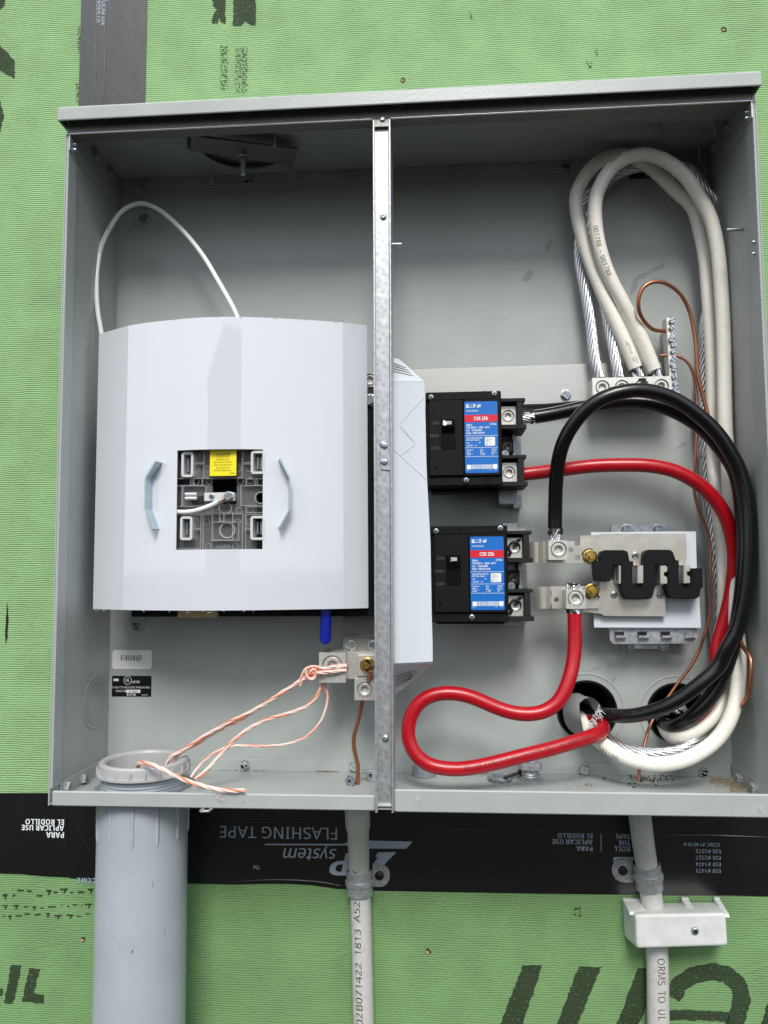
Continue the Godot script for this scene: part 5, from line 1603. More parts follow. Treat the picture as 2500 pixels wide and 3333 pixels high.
# ------------------------------------------------------------------ conductors
func bare_cable(label: String, ctrl: Array, phase: float):
	var p := spline(path(ctrl), .005, 25)
	var t := thing("bare_stranded_cable", label, "cable", p[0], "bare aluminium neutrals")
	var mb := MB.new()
	strands(mb, p, .0054, 9, .00175, .11, phase)
	obj("outer_strands", mb, "strand_metal", t)
	mb = MB.new()
	tube(mb, p, .0042, 10)
	obj("core", mb, "recess_shade", t)  # core coloured dark to paint the shade between the strands
func wire(label: String, ctrl: Array, r: float, group := "bare copper wires"):
	var p := spline(path(ctrl), .003, 14)
	var t := thing("copper_wire", label, "wire", p[0], group)
	var mb := MB.new()
	tube(mb, p, r, 12)
	obj("conductor", mb, "copper", t)
func build_conductors():
	var R := .0087
	# white insulated pair
	var c := cable("insulated_cable", "thick white cable in the front loop, ending at the outer hole of the neutral lug", "cable", "white_wire",
		["D", 1186, 772, .043, 1152, 684, .046, 1100, 572, .050, 1050, 480, .055, 1000, 382, .060, 962, 272, .065, 942, 150, .068, 945, 60, .070, "B", 960, 778, .072, 1012, 695, .074, 1088, 650, .074, 1165, 643, .072, 1250, 678, .070, 1330, 750, .066, 1385, 840, .062,
		"D", 1408, 110, .062, 1440, 220, .061, 1455, 320, .060, 1466, 460, .060, 1474, 620, .060, 1478, 800, .060, 1481, 1000, .060, "F", 1492, 130, .060, 1503, 330, .060, 1520, 600, .062, 1530, 850, .070, "H", 1536, 60, .074, 1532, 240, .080, 1508, 350, .084, 1450, 450, .085, 1350, 522, .090, 1240, 556, .088, 1120, 546, .080, 1030, 510, .066, 950, 455, .045, 900, 400, .024, 890, 360, .004], R, "insulated power cables")
	cut_end(c[0], c[1], true, R, .016)
	var mb := MB.new()
	write_along(mb, "001788  -  001788", c[1], along(c[1], at("D", 935, 178, .067)), R * 1.006, .0058, Vector3(-.25, 0, 1), true)
	write_along(mb, "Super Slick Elite  600V", c[1], along(c[1], at("B", 1000, 692, .074)), R * 1.006, .0048, Vector3(-.1, .6, .75), false)
	write_along(mb, "4/0 AWG XHHW-2 600V", c[1], along(c[1], at("D", 1478, 700, .053)), R * 1.006, .0040, Vector3(.9, 0, .6), false)
	write_along(mb, "001785  -  -001785", c[1], along(c[1], at("H", 1055, 525, .070)), R * 1.006, .0056, Vector3(-.1, -.45, .8), false)
	obj("lettering", mb, "ink_soft", c[0])
	c = cable("insulated_cable", "thick white cable in the rear loop, stained brown near its cut end", "cable", "white_wire",
		["D", 1108, 764, .043, 1076, 684, .045, 1030, 582, .046, 980, 472, .047, 932, 352, .047, 893, 236, .046, 866, 122, .045, 862, 40, .044, "B", 872, 786, .042, 912, 712, .041, 980, 660, .040, 1060, 645, .039, 1130, 668, .038, 1220, 738, .037, 1290, 808, .036,
		"D", 1342, 90, .034, 1374, 190, .034, 1396, 300, .034, 1410, 450, .034, 1420, 600, .034, 1428, 800, .034, 1432, 1149, .034, "F", 1452, 330, .034, 1475, 600, .034, 1478, 850, .036, "H", 1488, 60, .040, 1484, 190, .046, 1474, 280, .052, 1426, 362, .058, 1345, 426, .058, 1275, 446, .044, 1238, 420, .02, 1225, 390, .002], R, "insulated power cables")
	cut_end(c[0], c[1], true, R, .016)
	mb = MB.new()                        # brown stain above the cut
	rng.seed = 4
	for i in 7:                          # irregular patches that lie on the round surface
		var k := 1 + int(rng.randf() * 7)
		var mid := rng.randf_range(-.35, .35)
		var tg: Vector3 = (c[1][k + 1] - c[1][k]).normalized()
		var side := tg.cross(Vector3.BACK).normalized()
		var ring := []
		var len := rng.randf_range(.002, .006)
		for j in 14:
			var a := TAU * j / 14.0
			var w := mid + sin(a) * rng.randf_range(.06, .24)
			var d := (Vector3.BACK * cos(w) + side * sin(w)).normalized()
			ring.append([c[1][k] + tg * cos(a) * len * rng.randf_range(.6, 1.0) + d * (R + .00006 + i * .00002), d])
		var cd := (Vector3.BACK * cos(mid) + side * sin(mid)).normalized()
		for j in 14:
			var r0 = ring[j]; var r1 = ring[(j + 1) % 14]
			mb.tri(c[1][k] + cd * (R + .00012 + i * .00002), r0[0], r1[0], cd, r0[1], r1[1])
	obj("stain", mb, "stain_brown", c[0])
	# bare neutrals run with the pair
	bare_cable("bare aluminium stranded cable entering the left-most hole of the neutral lug", ["D", 957, 806, .043, 950, 780, .043, 935, 700, .040, 925, 600, .036, 906, 480, .032, 886, 380, .028, 874, 290, .024, 880, 190, .022, 900, 60, .021, "B", 935, 830, .021, 1000, 750, .021, 1100, 700, .021, 1220, 690, .021, 1330, 700, .023, 1400, 790, .024, "D", 1450, 100, .022, 1465, 300, .018, 1425, 480, .018, 1400, 560, .018, 1392, 680, .018, 1384, 820, .018, 1380, 1000, .018, 1392, 1149, .018, "F", 1394, 60, .018, 1402, 250, .018, 1420, 400, .018, 1432, 600, .018, 1440, 850, .02, "H", 1446, 60, .024, 1440, 220, .034, 1400, 400, .05, 1330, 486, .062, 1200, 512, .062, 1100, 502, .054, 1020, 468, .040, 960, 430, .024, 900, 390, .004], 0.0)
	bare_cable("bare aluminium stranded cable entering the second hole of the neutral lug", ["D", 1038, 804, .043, 1034, 780, .043, 1018, 690, .038, 995, 580, .032, 972, 460, .026, 945, 340, .022, 920, 230, .0185, 905, 130, .017, 905, 40, .016, "B", 920, 810, .016, 990, 730, .016, 1100, 690, .015, 1250, 740, .014, 1340, 840, .013, "D", 1380, 120, .012, 1430, 300, .012, 1440, 600, .012, 1450, 1149, .012], 1.1)
	# black pair
	c = cable("insulated_cable", "thick black cable arching over from the lug of the upper feed strap", "cable", "black_wire",
		["F", 774, 408, .074, 775, 330, .076, 780, 200, .086, "D", 797, 1110, .100, 828, 1035, .108, 885, 955, .116, 965, 893, .120, 1060, 862, .121, 1150, 858, .120, 1250, 884, .117, 1350, 944, .115, 1440, 1026, .113, 1505, 1120, .112, "F", 1543, 178, .111, 1572, 300, .111, 1580, 480, .111, 1566, 680, .108, 1530, 830, .103, 1475, 930, .098, "H", 1462, 140, .094, 1390, 212, .094, 1305, 278, .090, 1235, 318, .082, 1150, 346, .068, 1060, 358, .052, 980, 350, .034, 930, 345, .014, 900, 345, .0], R, "insulated power cables")
	cut_end(c[0], c[1], true, R, .022)
	mb = MB.new()
	write_along(mb, "OR C(UL) TYPE USE-2 VW-1 FT4 IEEE 1202 600V FOR CT USE", c[1], along(c[1], at("H", 1290, 285, .09)), R * 1.006, .0040, Vector3(-.2, .62, .75), false)
	obj("lettering", mb, "ink_soft", c[0])
	c = cable("insulated_cable", "thick black cable from the top terminal of the upper breaker", "cable", "black_wire",
		["D", 690, 966, .072, 760, 955, .074, 830, 940, .077, 900, 925, .080, 990, 910, .084, 1100, 902, .088, 1200, 918, .090, 1300, 958, .090, 1400, 1028, .090, 1470, 1110, .090, "F", 1520, 170, .090, 1548, 300, .091, 1560, 480, .091, 1550, 680, .089, 1520, 860, .084, "H", 1508, 80, .081, 1480, 170, .079, 1440, 250, .076, 1385, 318, .074, 1325, 372, .064, 1270, 398, .044, 1232, 390, .018, 1222, 380, .0], R, "insulated power cables")
	cut_end(c[0], c[1], true, R, .020)
	# red pair
	c = cable("insulated_cable", "thick red cable from the bottom terminal of the upper breaker", "cable", "red_wire",
		["F", 640, 184, .070, 690, 178, .071, 790, 166, .076, 920, 150, .082, 1060, 145, .086, 1180, 150, .088, 1290, 178, .087, 1380, 232, .083, 1450, 304, .078, 1498, 400, .072, 1517, 500, .066, 1516, 610, .062, 1496, 730, .058, 1468, 830, .054, 1446, 920, .052, "H", 1448, 180, .054, 1420, 280, .058, 1350, 372, .056, 1280, 410, .036, 1245, 400, .012, 1235, 396, .0], R * .98, "insulated power cables")
	mb = MB.new()
	write_along(mb, "- 031274", c[1], along(c[1], at("F", 668, 180, .071)), R * .987, .0052, Vector3(0, -.1, 1), false)
	obj("lettering", mb, "ink_soft", c[0])
	c = cable("insulated_cable", "thick red cable looping left from the lug of the lower feed strap", "cable", "red_wire",
		["F", 855, 762, .076, 856, 850, .077, 851, 950, .081, "H", 828, 216, .088, 788, 296, .092, 720, 340, .094, 635, 348, .094, 545, 328, .092, 455, 290, .090, 380, 268, .089, 300, 266, .089, 232, 288, .090, 186, 340, .092, 166, 410, .094, 176, 480, .096, 220, 540, .098, 290, 570, .099, 380, 577, .100, 500, 558, .098, 620, 528, .094, 740, 498, .088, 860, 463, .080, 930, 440, .070, 972, 415, .056, 962, 392, .038, 930, 378, .020, 905, 372, .002], R * .98, "insulated power cables")
	cut_end(c[0], c[1], true, R, .020)
	mb = MB.new()
	write_along(mb, "OR USE-2 GR2 SUN RES VW-1 FT4 IEEE 1202 600V FOR CT USE (UL) OR C(UL) TYPE USE", c[1], along(c[1], at("H", 400, 577, .1)), R * .987, .0050, Vector3(-.1, .25, 1), false, .92)
	obj("lettering", mb, "ink", c[0])
	mb = MB.new()                        # strands standing out above the lower lug
	var top := at("N", 425, 690, .074)
	rng.seed = 8
	for i in 9:
		var x := (i - 4) * .0016
		tube(mb, [top + Vector3(x, -.003, rng.randf_range(-.006, .004)), top + Vector3(x * 1.15 + .001, .006 + rng.randf() * .002, rng.randf_range(-.007, .004))], .0011, 7)
	obj("bare_strands", mb, "strand_metal", c[0])
	mb = MB.new()
	for i in 6: tube(mb, [top + Vector3(rng.randf_range(-.007, .007), .006, .004), top + Vector3(rng.randf_range(-.008, .008), .008, .004)], .0010, 6)
	obj("joint_compound", mb, "mark_pen", c[0])
	# torn grey jacket at the first sleeve, with frayed threads
	var t := thing("cable_jacket", "torn grey cable jacket with frayed white threads poking out of the sleeve", "cable jacket", at("H", 870, 420, .02))
	mb = MB.new()
	var jp := path(["H", 862, 352, -.10, 862, 350, -.01, 866, 348, .012, 886, 350, .030, 916, 358, .044])
	jp = spline(jp, .006)
	var jr := []
	for i in jp.size(): jr.append(.0235 + .0025 * sin(i * .9))
	_open_tube(mb, jp, jr, .70)
	obj("jacket", mb, "jacket_grey", t)
	mb = MB.new()
	rng.seed = 31
	for i in 26:
		var u := i / 25.0
		var a := at("H", lerpf(960, 905, u), lerpf(322, 400, u), .050)
		tube(mb, [a, a + Vector3(rng.randf_range(-.003, .006), rng.randf_range(-.006, .004), rng.randf_range(0, .006)), a + Vector3(rng.randf_range(-.004, .009), rng.randf_range(-.014, .004), rng.randf_range(0, .008))], .00035, 4)
	obj("frayed_threads", mb, "print_white", t)
	t = thing("cable_jacket", "crumpled grey and clear jacket edge inside the sleeve behind the black cables", "cable jacket", at("H", 1240, 420, .01))
	mb = MB.new()
	jp = spline(path(["H", 1268, 350, -.08, 1266, 356, -.005, 1258, 366, .010]), .006)
	jr = []
	for i in jp.size(): jr.append(.023)
	_open_tube(mb, jp, jr, .8)
	obj("jacket", mb, "jacket_grey", t)
	mb = MB.new()
	for i in 12:
		var a := at("H", rng.randf_range(1230, 1305), rng.randf_range(322, 345), .018)
		tube(mb, [a, a + Vector3(rng.randf_range(-.006, .006), rng.randf_range(-.004, .004), .004), a + Vector3(rng.randf_range(-.008, .008), rng.randf_range(-.005, .005), .002)], .0007, 5)
	obj("frayed_threads", mb, "strand_metal", t)
	# copper
	wire("bare copper wire coiled above the ground bar and run down beside the white cables", ["O", 1090, 452, .043, 1050, 452, .044, 960, 440, .050, 890, 378, .058, 846, 295, .066, 838, 200, .070, 870, 102, .072, 940, 52, .072, 1020, 46, .070, 1100, 76, .066, 1190, 152, .062, 1255, 272, .058, 1290, 402, .056, 1314, 552, .055, 1322, 700, .054, 1338, 852, .053, 1376, 1000, .052, 1412, 1140, .052, "F", 1468, 140, .058, 1486, 220, .060, 1510, 330, .062, 1530, 440, .064, 1538, 560, .068, 1532, 700, .070, 1534, 800, .078, 1550, 890, .092, "H", 1586, 120, .112, 1586, 200, .114, 1578, 262, .110, 1560, 300, .098, 1530, 330, .072, 1505, 345, .055], .0025)
	wire("thinner bare copper wire from the ground bar down across the holes to the bottom panel", ["O", 1018, 656, .043, 1090, 658, .043, 1150, 662, .043, 1222, 690, .043, 1270, 752, .043, 1298, 832, .043, 1316, 950, .043, 1324, 1100, .043, "F", 1356, 130, .043, 1352, 250, .043, 1374, 340, .043, 1408, 422, .043, 1420, 600, .042, 1414, 780, .040, 1388, 870, .038, "H", 1380, 70, .036, 1345, 140, .034, 1280, 228, .032, 1220, 315, .034, 1185, 366, .038, 1158, 430, .044, 1142, 500, .050, 1128, 560, .056, 1122, 600, .060, 1122, 630, .062], .0019)
	wire("short crooked bare copper wire dropping from the lower lug through the bottom panel", ["G", 1540, 172, .088, 1538, 185, .086, 1522, 240, .070, 1505, 300, .064, 1490, 372, .062, 1470, 448, .062, 1474, 510, .062, 1486, 560, .062, 1486, 600, .062, 1486, 640, .062], .0026)
func _open_tube(mb: MB, p: Array, r: Array, squash: float):
	var fr := frames(p)
	for i in p.size() - 1:
		for j in 24:
			var q := []
			var n := []
			for c in [[i, j], [i, j + 1], [i + 1, j + 1], [i + 1, j]]:
				var a: float = TAU * c[1] / 24
				var d: Vector3 = fr[c[0]][1] * cos(a) * squash + fr[c[0]][2] * sin(a)
				var rag := 1.0
				q.append(p[c[0]] + d * r[c[0]] + (fr[c[0]][0] * .006 * sin(a * 2.0 + 1.0) if c[0] == p.size() - 1 else Vector3.ZERO)); n.append(d)
			mb.tri(q[0], q[1], q[2], n[0], n[1], n[2]); mb.tri(q[0], q[2], q[3], n[0], n[2], n[3])

# ------------------------------------------------------------------ lower left: lugs, twine
func build_lower_lugs():
	var t := thing("grounding_lug_assembly", "cast aluminium lugs on a dull bracket below the milky cover", "lug", at("G", 1440, 290, .04))
	plate("bracket", t, "galvanised_dull", "G", [1426, -60, 1600, -60, 1600, 88, 1424, 88], .040, .052, .0005)
	plate("bracket_step", t, "galvanised_dull", "G", [1424, 22, 1600, 22, 1600, 30, 1424, 30], .052, .055, .0005)
	for c in [[1457, 65], [1550, 65]]: put("hex", t, at("G", c[0], c[1], .052), Vector3.BACK, 1.0, 1.05)
	var sa := at("G", 1380, 150, .092)
	lug("lug", t, rect_of("G", [1325, 94, 1436, 220], .092), .045, .092, [[sa.x, sa.y, 1.55]])
	var b := rect_plate("lug_base", t, "aluminium_cast", "G", [1436, 92, 1600, 206], .045, .074, .0008)
	rect_plate("lug_pad", b, "aluminium_cast", "G", [1484, 106, 1600, 192], .074, .0785, .0006)
	put("nut", b, at("G", 1526, 146, .0785), Vector3.BACK, .5, .95)
	var mb := MB.new()
	rng.seed = 15
	var n := at("G", 1526, 148, .088)
	for i in 9:
		var g := rng.randf() * TAU
		tube(mb, [n + Vector3(cos(g), sin(g), 0) * .003, n + Vector3(cos(g + .4), sin(g + .4), 0) * rng.randf_range(.005, .009)], .0011, 5)
	obj("ink_daub", mb, "mark_pen", b)
	var sb := at("G", 1515, 249, .078)
	lug("lug", t, rect_of("G", [1472, 207, 1600, 293], .078), .045, .078, [[sb.x, sb.y, 1.15]])

func twine(parent: Node3D, ctrl: Array, r := .0017, phase := 0.0):
	var p := spline(path(ctrl), .003)
	var q := []
	rng.seed = int(phase * 100) + 3
	var wob := Vector3.ZERO
	for v in p:
		wob = wob * .8 + Vector3(rng.randf_range(-1, 1), rng.randf_range(-1, 1), rng.randf_range(-1, 1)) * .0002
		q.append(v + wob)
	var mb := MB.new()
	strands(mb, q, r * .60, 4, r * .62, .060, phase, [0, 1, 2])
	obj("white_yarn", mb, "twine_white", parent)
	mb = MB.new()
	strands(mb, q, r * .68, 4, r * .55, .060, phase, [3])
	obj("orange_yarn", mb, "twine_orange", parent)
func build_twine():
	var t := thing("pull_twine", "orange and white pull twine knotted to the left lug and dropped into the wide conduit", "twine", at("G", 740, 520, .09))
	twine(t, ["G", 660, 640, .085, 705, 535, .088, 760, 500, .089, 850, 440, .091, 950, 386, .093, 1050, 336, .095, 1150, 276, .096, 1230, 222, .097, 1275, 190, .098, 1310, 170, .098, 1370, 160, .096, 1442, 148, .094], .0019, .2)
	twine(t, ["G", 690, 640, .080, 735, 526, .083, 830, 466, .086, 905, 420, .088, 1000, 372, .091, 1080, 322, .093, 1160, 266, .095, 1245, 216, .097, 1285, 196, .099, 1330, 178, .098, 1400, 172, .096, 1440, 166, .094], .0019, 1.4)
	twine(t, ["G", 1442, 138, .080, 1400, 150, .096, 1340, 160, .098, 1305, 152, .101, 1278, 160, .103, 1270, 184, .104, 1288, 206, .103, 1308, 198, .101, 1304, 172, .101, 1284, 156, .1, 1262, 176, .099, 1250, 208, .098, 1246, 232, .097], .0017, 2.0)
	twine(t, ["G", 1430, 176, .09, 1330, 180, .099, 1300, 178, .102, 1285, 186, .103, 1292, 170, .104, 1310, 164, .102, 1302, 200, .101, 1280, 212, .1], .0017, 3.0)
	twine(t, ["G", 1340, 160, .070, 1336, 225, .082, 1320, 270, .084, 1280, 314, .085, 1200, 346, .086, 1100, 376, .088, 1020, 420, .090, 960, 470, .094, 900, 536, .100, 850, 590, .108, 812, 622, .116], .0019, 4.2)
	twine(t, ["G", 1350, 160, .070, 1351, 226, .080, 1360, 284, .080, 1342, 358, .082, 1292, 428, .084, 1210, 470, .086, 1100, 482, .088, 1020, 480, .090, 950, 486, .094, 880, 518, .100, 830, 562, .106, 794, 612, .114], .0013, 5.1)
	twine(t, ["G", 600, 620, .100, 572, 560, .125, 620, 556, .148, 680, 582, .154, 760, 622, .156, 850, 650, .158, 930, 666, .160, 1016, 668, .160], .0022, 6.0)
	var mb := MB.new()
	rng.seed = 40
	for i in 8:
		var a := at("G", 1016, 668, .160)
		tube(mb, [a, a + Vector3(rng.randf_range(.001, .004), rng.randf_range(-.003, .003), 0)], .0003, 4)
	for i in 3:
		var a := at("G", 915 + i * 4, 680, .160)
		tube(mb, [a, a + Vector3(-.004, -.004, .001), a + Vector3(.002 * i, -.008, .001)], .0002, 4)
	obj("loose_fibres", mb, "twine_white", t)

# ------------------------------------------------------------------ conduits
func build_conduits():
	var cx := .0859
	var cz := .0905
	var t := thing("wide_conduit", "wide grey plastic conduit entering the bottom of the enclosure on the left", "conduit", Vector3(cx, -1.2, cz))
	var mb := MB.new()
	lathe(mb, Vector3(cx, 0, cz), Vector3.UP, [[0.0534, -1.2], [0.0534, -.052], [0.0539, -.030], [0.0539, -.0015], [0.0496, -.0015]], 72)
	obj("pipe", mb, "pvc_grey", t)
	mb = MB.new()                        # reinforcing ribs of the adapter
	for i in 12:
		var a := TAU * i / 12.0 + .15
		var d := Vector3(sin(a), 0, cos(a))
		var p := []
		var r := []
		for c in [[-.052, .0003], [-.050, .0016], [-.044, .0022], [-.003, .0026]]:
			p.append(Vector3(cx, c[0], cz) + d * .0535); r.append(c[1])
		tube(mb, p, r, 8)
	obj("adapter_rib", mb, "pvc_grey", t)
	mb = MB.new()
	var thread := [[.0496, .0016], [.0496, .0034]]
	for i in 5: thread += [[.0482, .0042 + i * .0036], [.0498, .0056 + i * .0036], [.0498, .0068 + i * .0036]]
	lathe(mb, Vector3(cx, 0, cz), Vector3.UP, thread, 64)
	obj("thread", mb, "pvc_grey", t)
	mb = MB.new()
	lathe(mb, Vector3(cx, 0, cz), Vector3.UP, [[.0575, .0017], [.0575, .0055], [.0500, .0068]], 8, .2)
	obj("lock_nut", mb, "pvc_cap", t)
	mb = MB.new()
	lathe(mb, Vector3(cx, 0, cz), Vector3.UP, [[.0440, -.09], [.0440, .0340], [.0455, .0366], [.0480, .0374], [.0508, .0370], [.0526, .0350], [.0535, .0252], [.0552, .0248], [.0554, .0220], [.0540, .0212], [.0500, .0212]], 72)
	var bu := obj("bushing", mb, "pvc_bushing", t)
	mb = MB.new()
	for i in 20:
		var a := TAU * i / 20.0 + .08
		var d := Vector3(sin(a), 0, cos(a))
		tube(mb, [Vector3(cx, .0248, cz) + d * .0534, Vector3(cx, .0318, cz) + d * .0531, Vector3(cx, .0334, cz) + d * .0526], [.0022, .0018, .0003], 8)
	obj("grip_rib", mb, "pvc_bushing", bu)
	mb = MB.new()                        # scuffs on the pipe
	for s in [["I", 540, 124, 6, 12], ["I", 622, 370, 3, 30], ["I", 658, 590, 3, 26], ["I", 548, 636, 9, 14], ["I", 460, 528, 3, 4]]:
		var c := at(s[0], s[1], s[2], cz + .0535)
		var d := Vector3(c.x - cx, 0, 0)
		d.z = sqrt(maxf(.0001, .0535 * .0535 - d.x * d.x))
		var q := Vector3(cx, c.y, cz) + d.normalized() * .05352
		tube(mb, [q + Vector3(.0006, s[4] * .00016, 0), q, q - Vector3(.0006, s[4] * .00016, 0)], [.0001, s[3] * .00012, .0001], 6)
	obj("scuff", mb, "scuff", t)

	# two small conduits that bend back to the wall, each held by a one-hole strap
	for k in 2:
		var ctrl: Array = [["I", 1483, 20, .0905, 1485, 60, .088, 1488, 140, .062, 1490, 220, .036, 1492, 300, .0165, 1495, 360, .0150, 1500, 480, .0150, 1505, 700, .0150, 1510, 935, .0150, 1515, 1200, .015], ["J", 1120, 30, .056, 1126, 70, .052, 1140, 180, .034, 1154, 270, .0185, 1166, 350, .0155, 1174, 410, .0150, 1186, 500, .0150, 1198, 640, .0150, 1203, 935, .0150, 1208, 1200, .015]][k]
		t = thing("small_conduit", ["thin white plastic conduit beside the wide conduit, printed with a long number", "thin white plastic conduit running through the white pipe cover"][k], "conduit", at("I" if k == 0 else "J", 1510 if k == 0 else 1205, 1200, .015), "small conduits below the enclosure")
		var p := spline(path(ctrl), .006)
		mb = MB.new()
		tube(mb, p, .01335, 28)
		obj("pipe", mb, "conduit_white", t)
		mb = MB.new()
		if k == 0:
			tube(mb, [p[0] + Vector3(0, .01, 0), p[1], p[2], p[3], p[4], p[5]], .0152, 28)
			obj("adapter", mb, "conduit_white", t)
		# the print runs up the pipe
		mb = MB.new()
		var cum := 0.0
		for i in range(1, p.size()): cum += p[i].distance_to(p[i - 1])
		if k == 0:
			write_along(mb, "02B071422  1813  A52   E12H", p, along(p, at("I", 1510, 925, .015)), .01338, .0086, Vector3(-.3, 0, 1), true, 1.26)
			obj("lettering", mb, "ink", t)
		else:
			write_along(mb, "ORMS  TO  UL  STD 651", p, along(p, at("J", 1198, 632, .015)), .01338, .0092, Vector3(.1, 0, 1), false, .92)
			obj("lettering", mb, "ink_soft", t)
		# strap
		var kk: String = ["I", "J"][k]
		var sy: float = [345, 322][k]
		var pc := at(kk, [1494, 1161][k], sy, .0155)
		var sp := thing("conduit_strap", ["galvanised one-hole strap with its ear to the right of the pipe", "galvanised one-hole strap with its ear to the left of the pipe"][k], "pipe strap", Vector3(pc.x, pc.y - .016, 0), "pipe straps")
		mb = MB.new()
		var sgn: float = [1.0, -1.0][k]
		var prof := []
		for i in 19:
			var a := PI * i / 18.0
			prof.append(Vector2(cos(a) * .0152, maxf(sin(a) * .0152 + .0150, .0)))
		var tilt := Basis(Vector3.BACK, [0.03, 0.09][k])
		for i in 18:
			var a0 := prof[i] as Vector2; var a1 := prof[i + 1] as Vector2
			var o0 := Vector2(cos(PI * i / 18.0), sin(PI * i / 18.0)); var o1 := Vector2(cos(PI * (i + 1) / 18.0), sin(PI * (i + 1) / 18.0))
			var rings := []
			for yy in [[-.0155, .0002], [-.0150, .0016], [-.004, .0018], [-.0025, .0034], [.0025, .0034], [.004, .0018], [.0150, .0016], [.0155, .0002]]:
				rings.append([pc + tilt * Vector3(a0.x + o0.x * yy[1], yy[0], 0) + Vector3(0, 0, a0.y + o0.y * yy[1] - pc.z), pc + tilt * Vector3(a1.x + o1.x * yy[1], yy[0], 0) + Vector3(0, 0, a1.y + o1.y * yy[1] - pc.z)])
			for j in rings.size() - 1:
				mb.quad(rings[j][0], rings[j][1], rings[j + 1][1], rings[j + 1][0], Vector3(o0.x, 0, o0.y))
		obj("band", mb, "galvanised", sp)
		mb = MB.new()
		var ec := at(kk, [1576, 1057][k], [321, 301][k], .006)
		var q := PackedVector2Array()
		for i in 13:
			var a := -PI / 2 + PI * i / 12.0
			q.append(Vector2(ec.x + sgn * cos(a) * .0135, ec.y + sin(a) * .0145))
		q.append(Vector2(pc.x + sgn * .0155, ec.y + .0145)); q.append(Vector2(pc.x + sgn * .0155, ec.y - .0145))
		prism(mb, q, .0022, .0046, .0006, true)
		var ear := obj("ear", mb, "galvanised", sp)
		mb = MB.new()
		lathe(mb, Vector3(ec.x, ec.y, .0046), Vector3.BACK, [[.0060, 0], [.0058, .0006], [.0050, .0020], [.0030, .0030], [.0010, .0031], [.0010, .0022], [0, .0022]], 22)
		var sc := obj("screw", mb, "ink", sp)
		if k == 0:                       # rib across the ear
			mb = MB.new()
			tube(mb, [Vector3(pc.x + .0155, ec.y, .0052), Vector3(ec.x - .008, ec.y, .0048)], .0018, 8)
			obj("stiffener", mb, "galvanised", sp)
	# white plastic pipe cover screwed over the right conduit
	t = thing("pipe_cover", "white moulded plastic pipe cover with one screw over the right-hand thin conduit", "pipe cover", at("J", 1290, 620, .02))
	var zf := .047
	var zb := .003
	var fr := [at("J", 1108, 482, zf), at("J", 1484, 475, zf), at("J", 1492, 612, zf), at("J", 1114, 624, zf)]
	var bk := [at("J", 1054, 416, zb), at("J", 1450, 408, zb), at("J", 1480, 575, zb), at("J", 1064, 578, zb)]
	bk[0] = at("J", 1056, 436, zb); bk[1] = at("J", 1452, 430, zb)
	# shell lofted from the wall outline to the front, with rounded corners and edges
	var rings := []
	for l in [[0.0, 0.0], [.55, 0.0], [.90, 0.0], [.965, .0006], [.99, .0018], [1.0, .0036]]:
		var ring := []
		for i in 4:
			var pc := _mix(bk[i], fr[i], l[0])
			var p0 := _mix(bk[(i + 3) % 4], fr[(i + 3) % 4], l[0])
			var p1 := _mix(bk[(i + 1) % 4], fr[(i + 1) % 4], l[0])
			var mid := (_mix(bk[0], fr[0], l[0]) + _mix(bk[2], fr[2], l[0])) / 2
			pc += ((p0 - pc).normalized() + (p1 - pc).normalized()) * l[1]
			var a := pc + (p0 - pc).normalized() * .0042
			var b := pc + (p1 - pc).normalized() * .0042
			for j in 6:
				var u := j / 5.0
				ring.append(a.lerp(pc, u).lerp(pc.lerp(b, u), u))
		rings.append(ring)
	mb = MB.new()
	var cen: Vector3 = (fr[0] + fr[2]) / 2
	for i in rings.size() - 1:
		for j in rings[i].size():
			var j1: int = (j + 1) % rings[i].size()
			mb.quad(rings[i][j], rings[i][j1], rings[i + 1][j1], rings[i + 1][j], (rings[i][j] - Vector3(cen.x, cen.y, zb)) + Vector3(0, 0, .01 if i > 2 else 0.0))
	for j in rings[-1].size(): mb.flat(cen, rings[-1][j], rings[-1][(j + 1) % rings[-1].size()], Vector3.BACK)
	obj("shell", mb, "white_plastic", t)
	# tabs left standing between the pipe openings along the top
	for c in [[1055, 1126, 412], [1297, 1326, 408], [1432, 1455, 408]]:
		var xa := at("J", c[0], c[2], zb).x
		var xb := at("J", c[1], c[2], zb).x
		var yt := at("J", c[0], c[2], zb).y
		var yb: float = bk[0].y - .003
		mb = MB.new()
		mb.xf = Transform3D(Basis(Vector3.BACK, Vector3.UP, Vector3.LEFT), Vector3(xb, 0, 0))
		prism(mb, PackedVector2Array([Vector2(.002, yb), Vector2(.038, lerpf(bk[0].y, fr[0].y, .8) - .003), Vector2(.036, lerpf(bk[0].y, fr[0].y, .74) + .0004), Vector2(.008, yt - .0015), Vector2(.005, yt), Vector2(.002, yt)]), 0, xb - xa, .0008, true)
		obj("tab", mb, "white_plastic", t)
	var scp := at("J", 1355, 547, zf)
	mb = MB.new()
	lathe(mb, scp, Vector3.BACK, [[.0062, 0], [.0060, .0003], [.0048, .0001], [.0046, -.0002]], 28)
	obj("screw_recess", mb, "white_plastic", t)
	cross_screw(t, scp + Vector3(0, 0, .0001), 1.35)

func _mix(a: Vector3, b: Vector3, u: float) -> Vector3:
	return a.lerp(b, u)

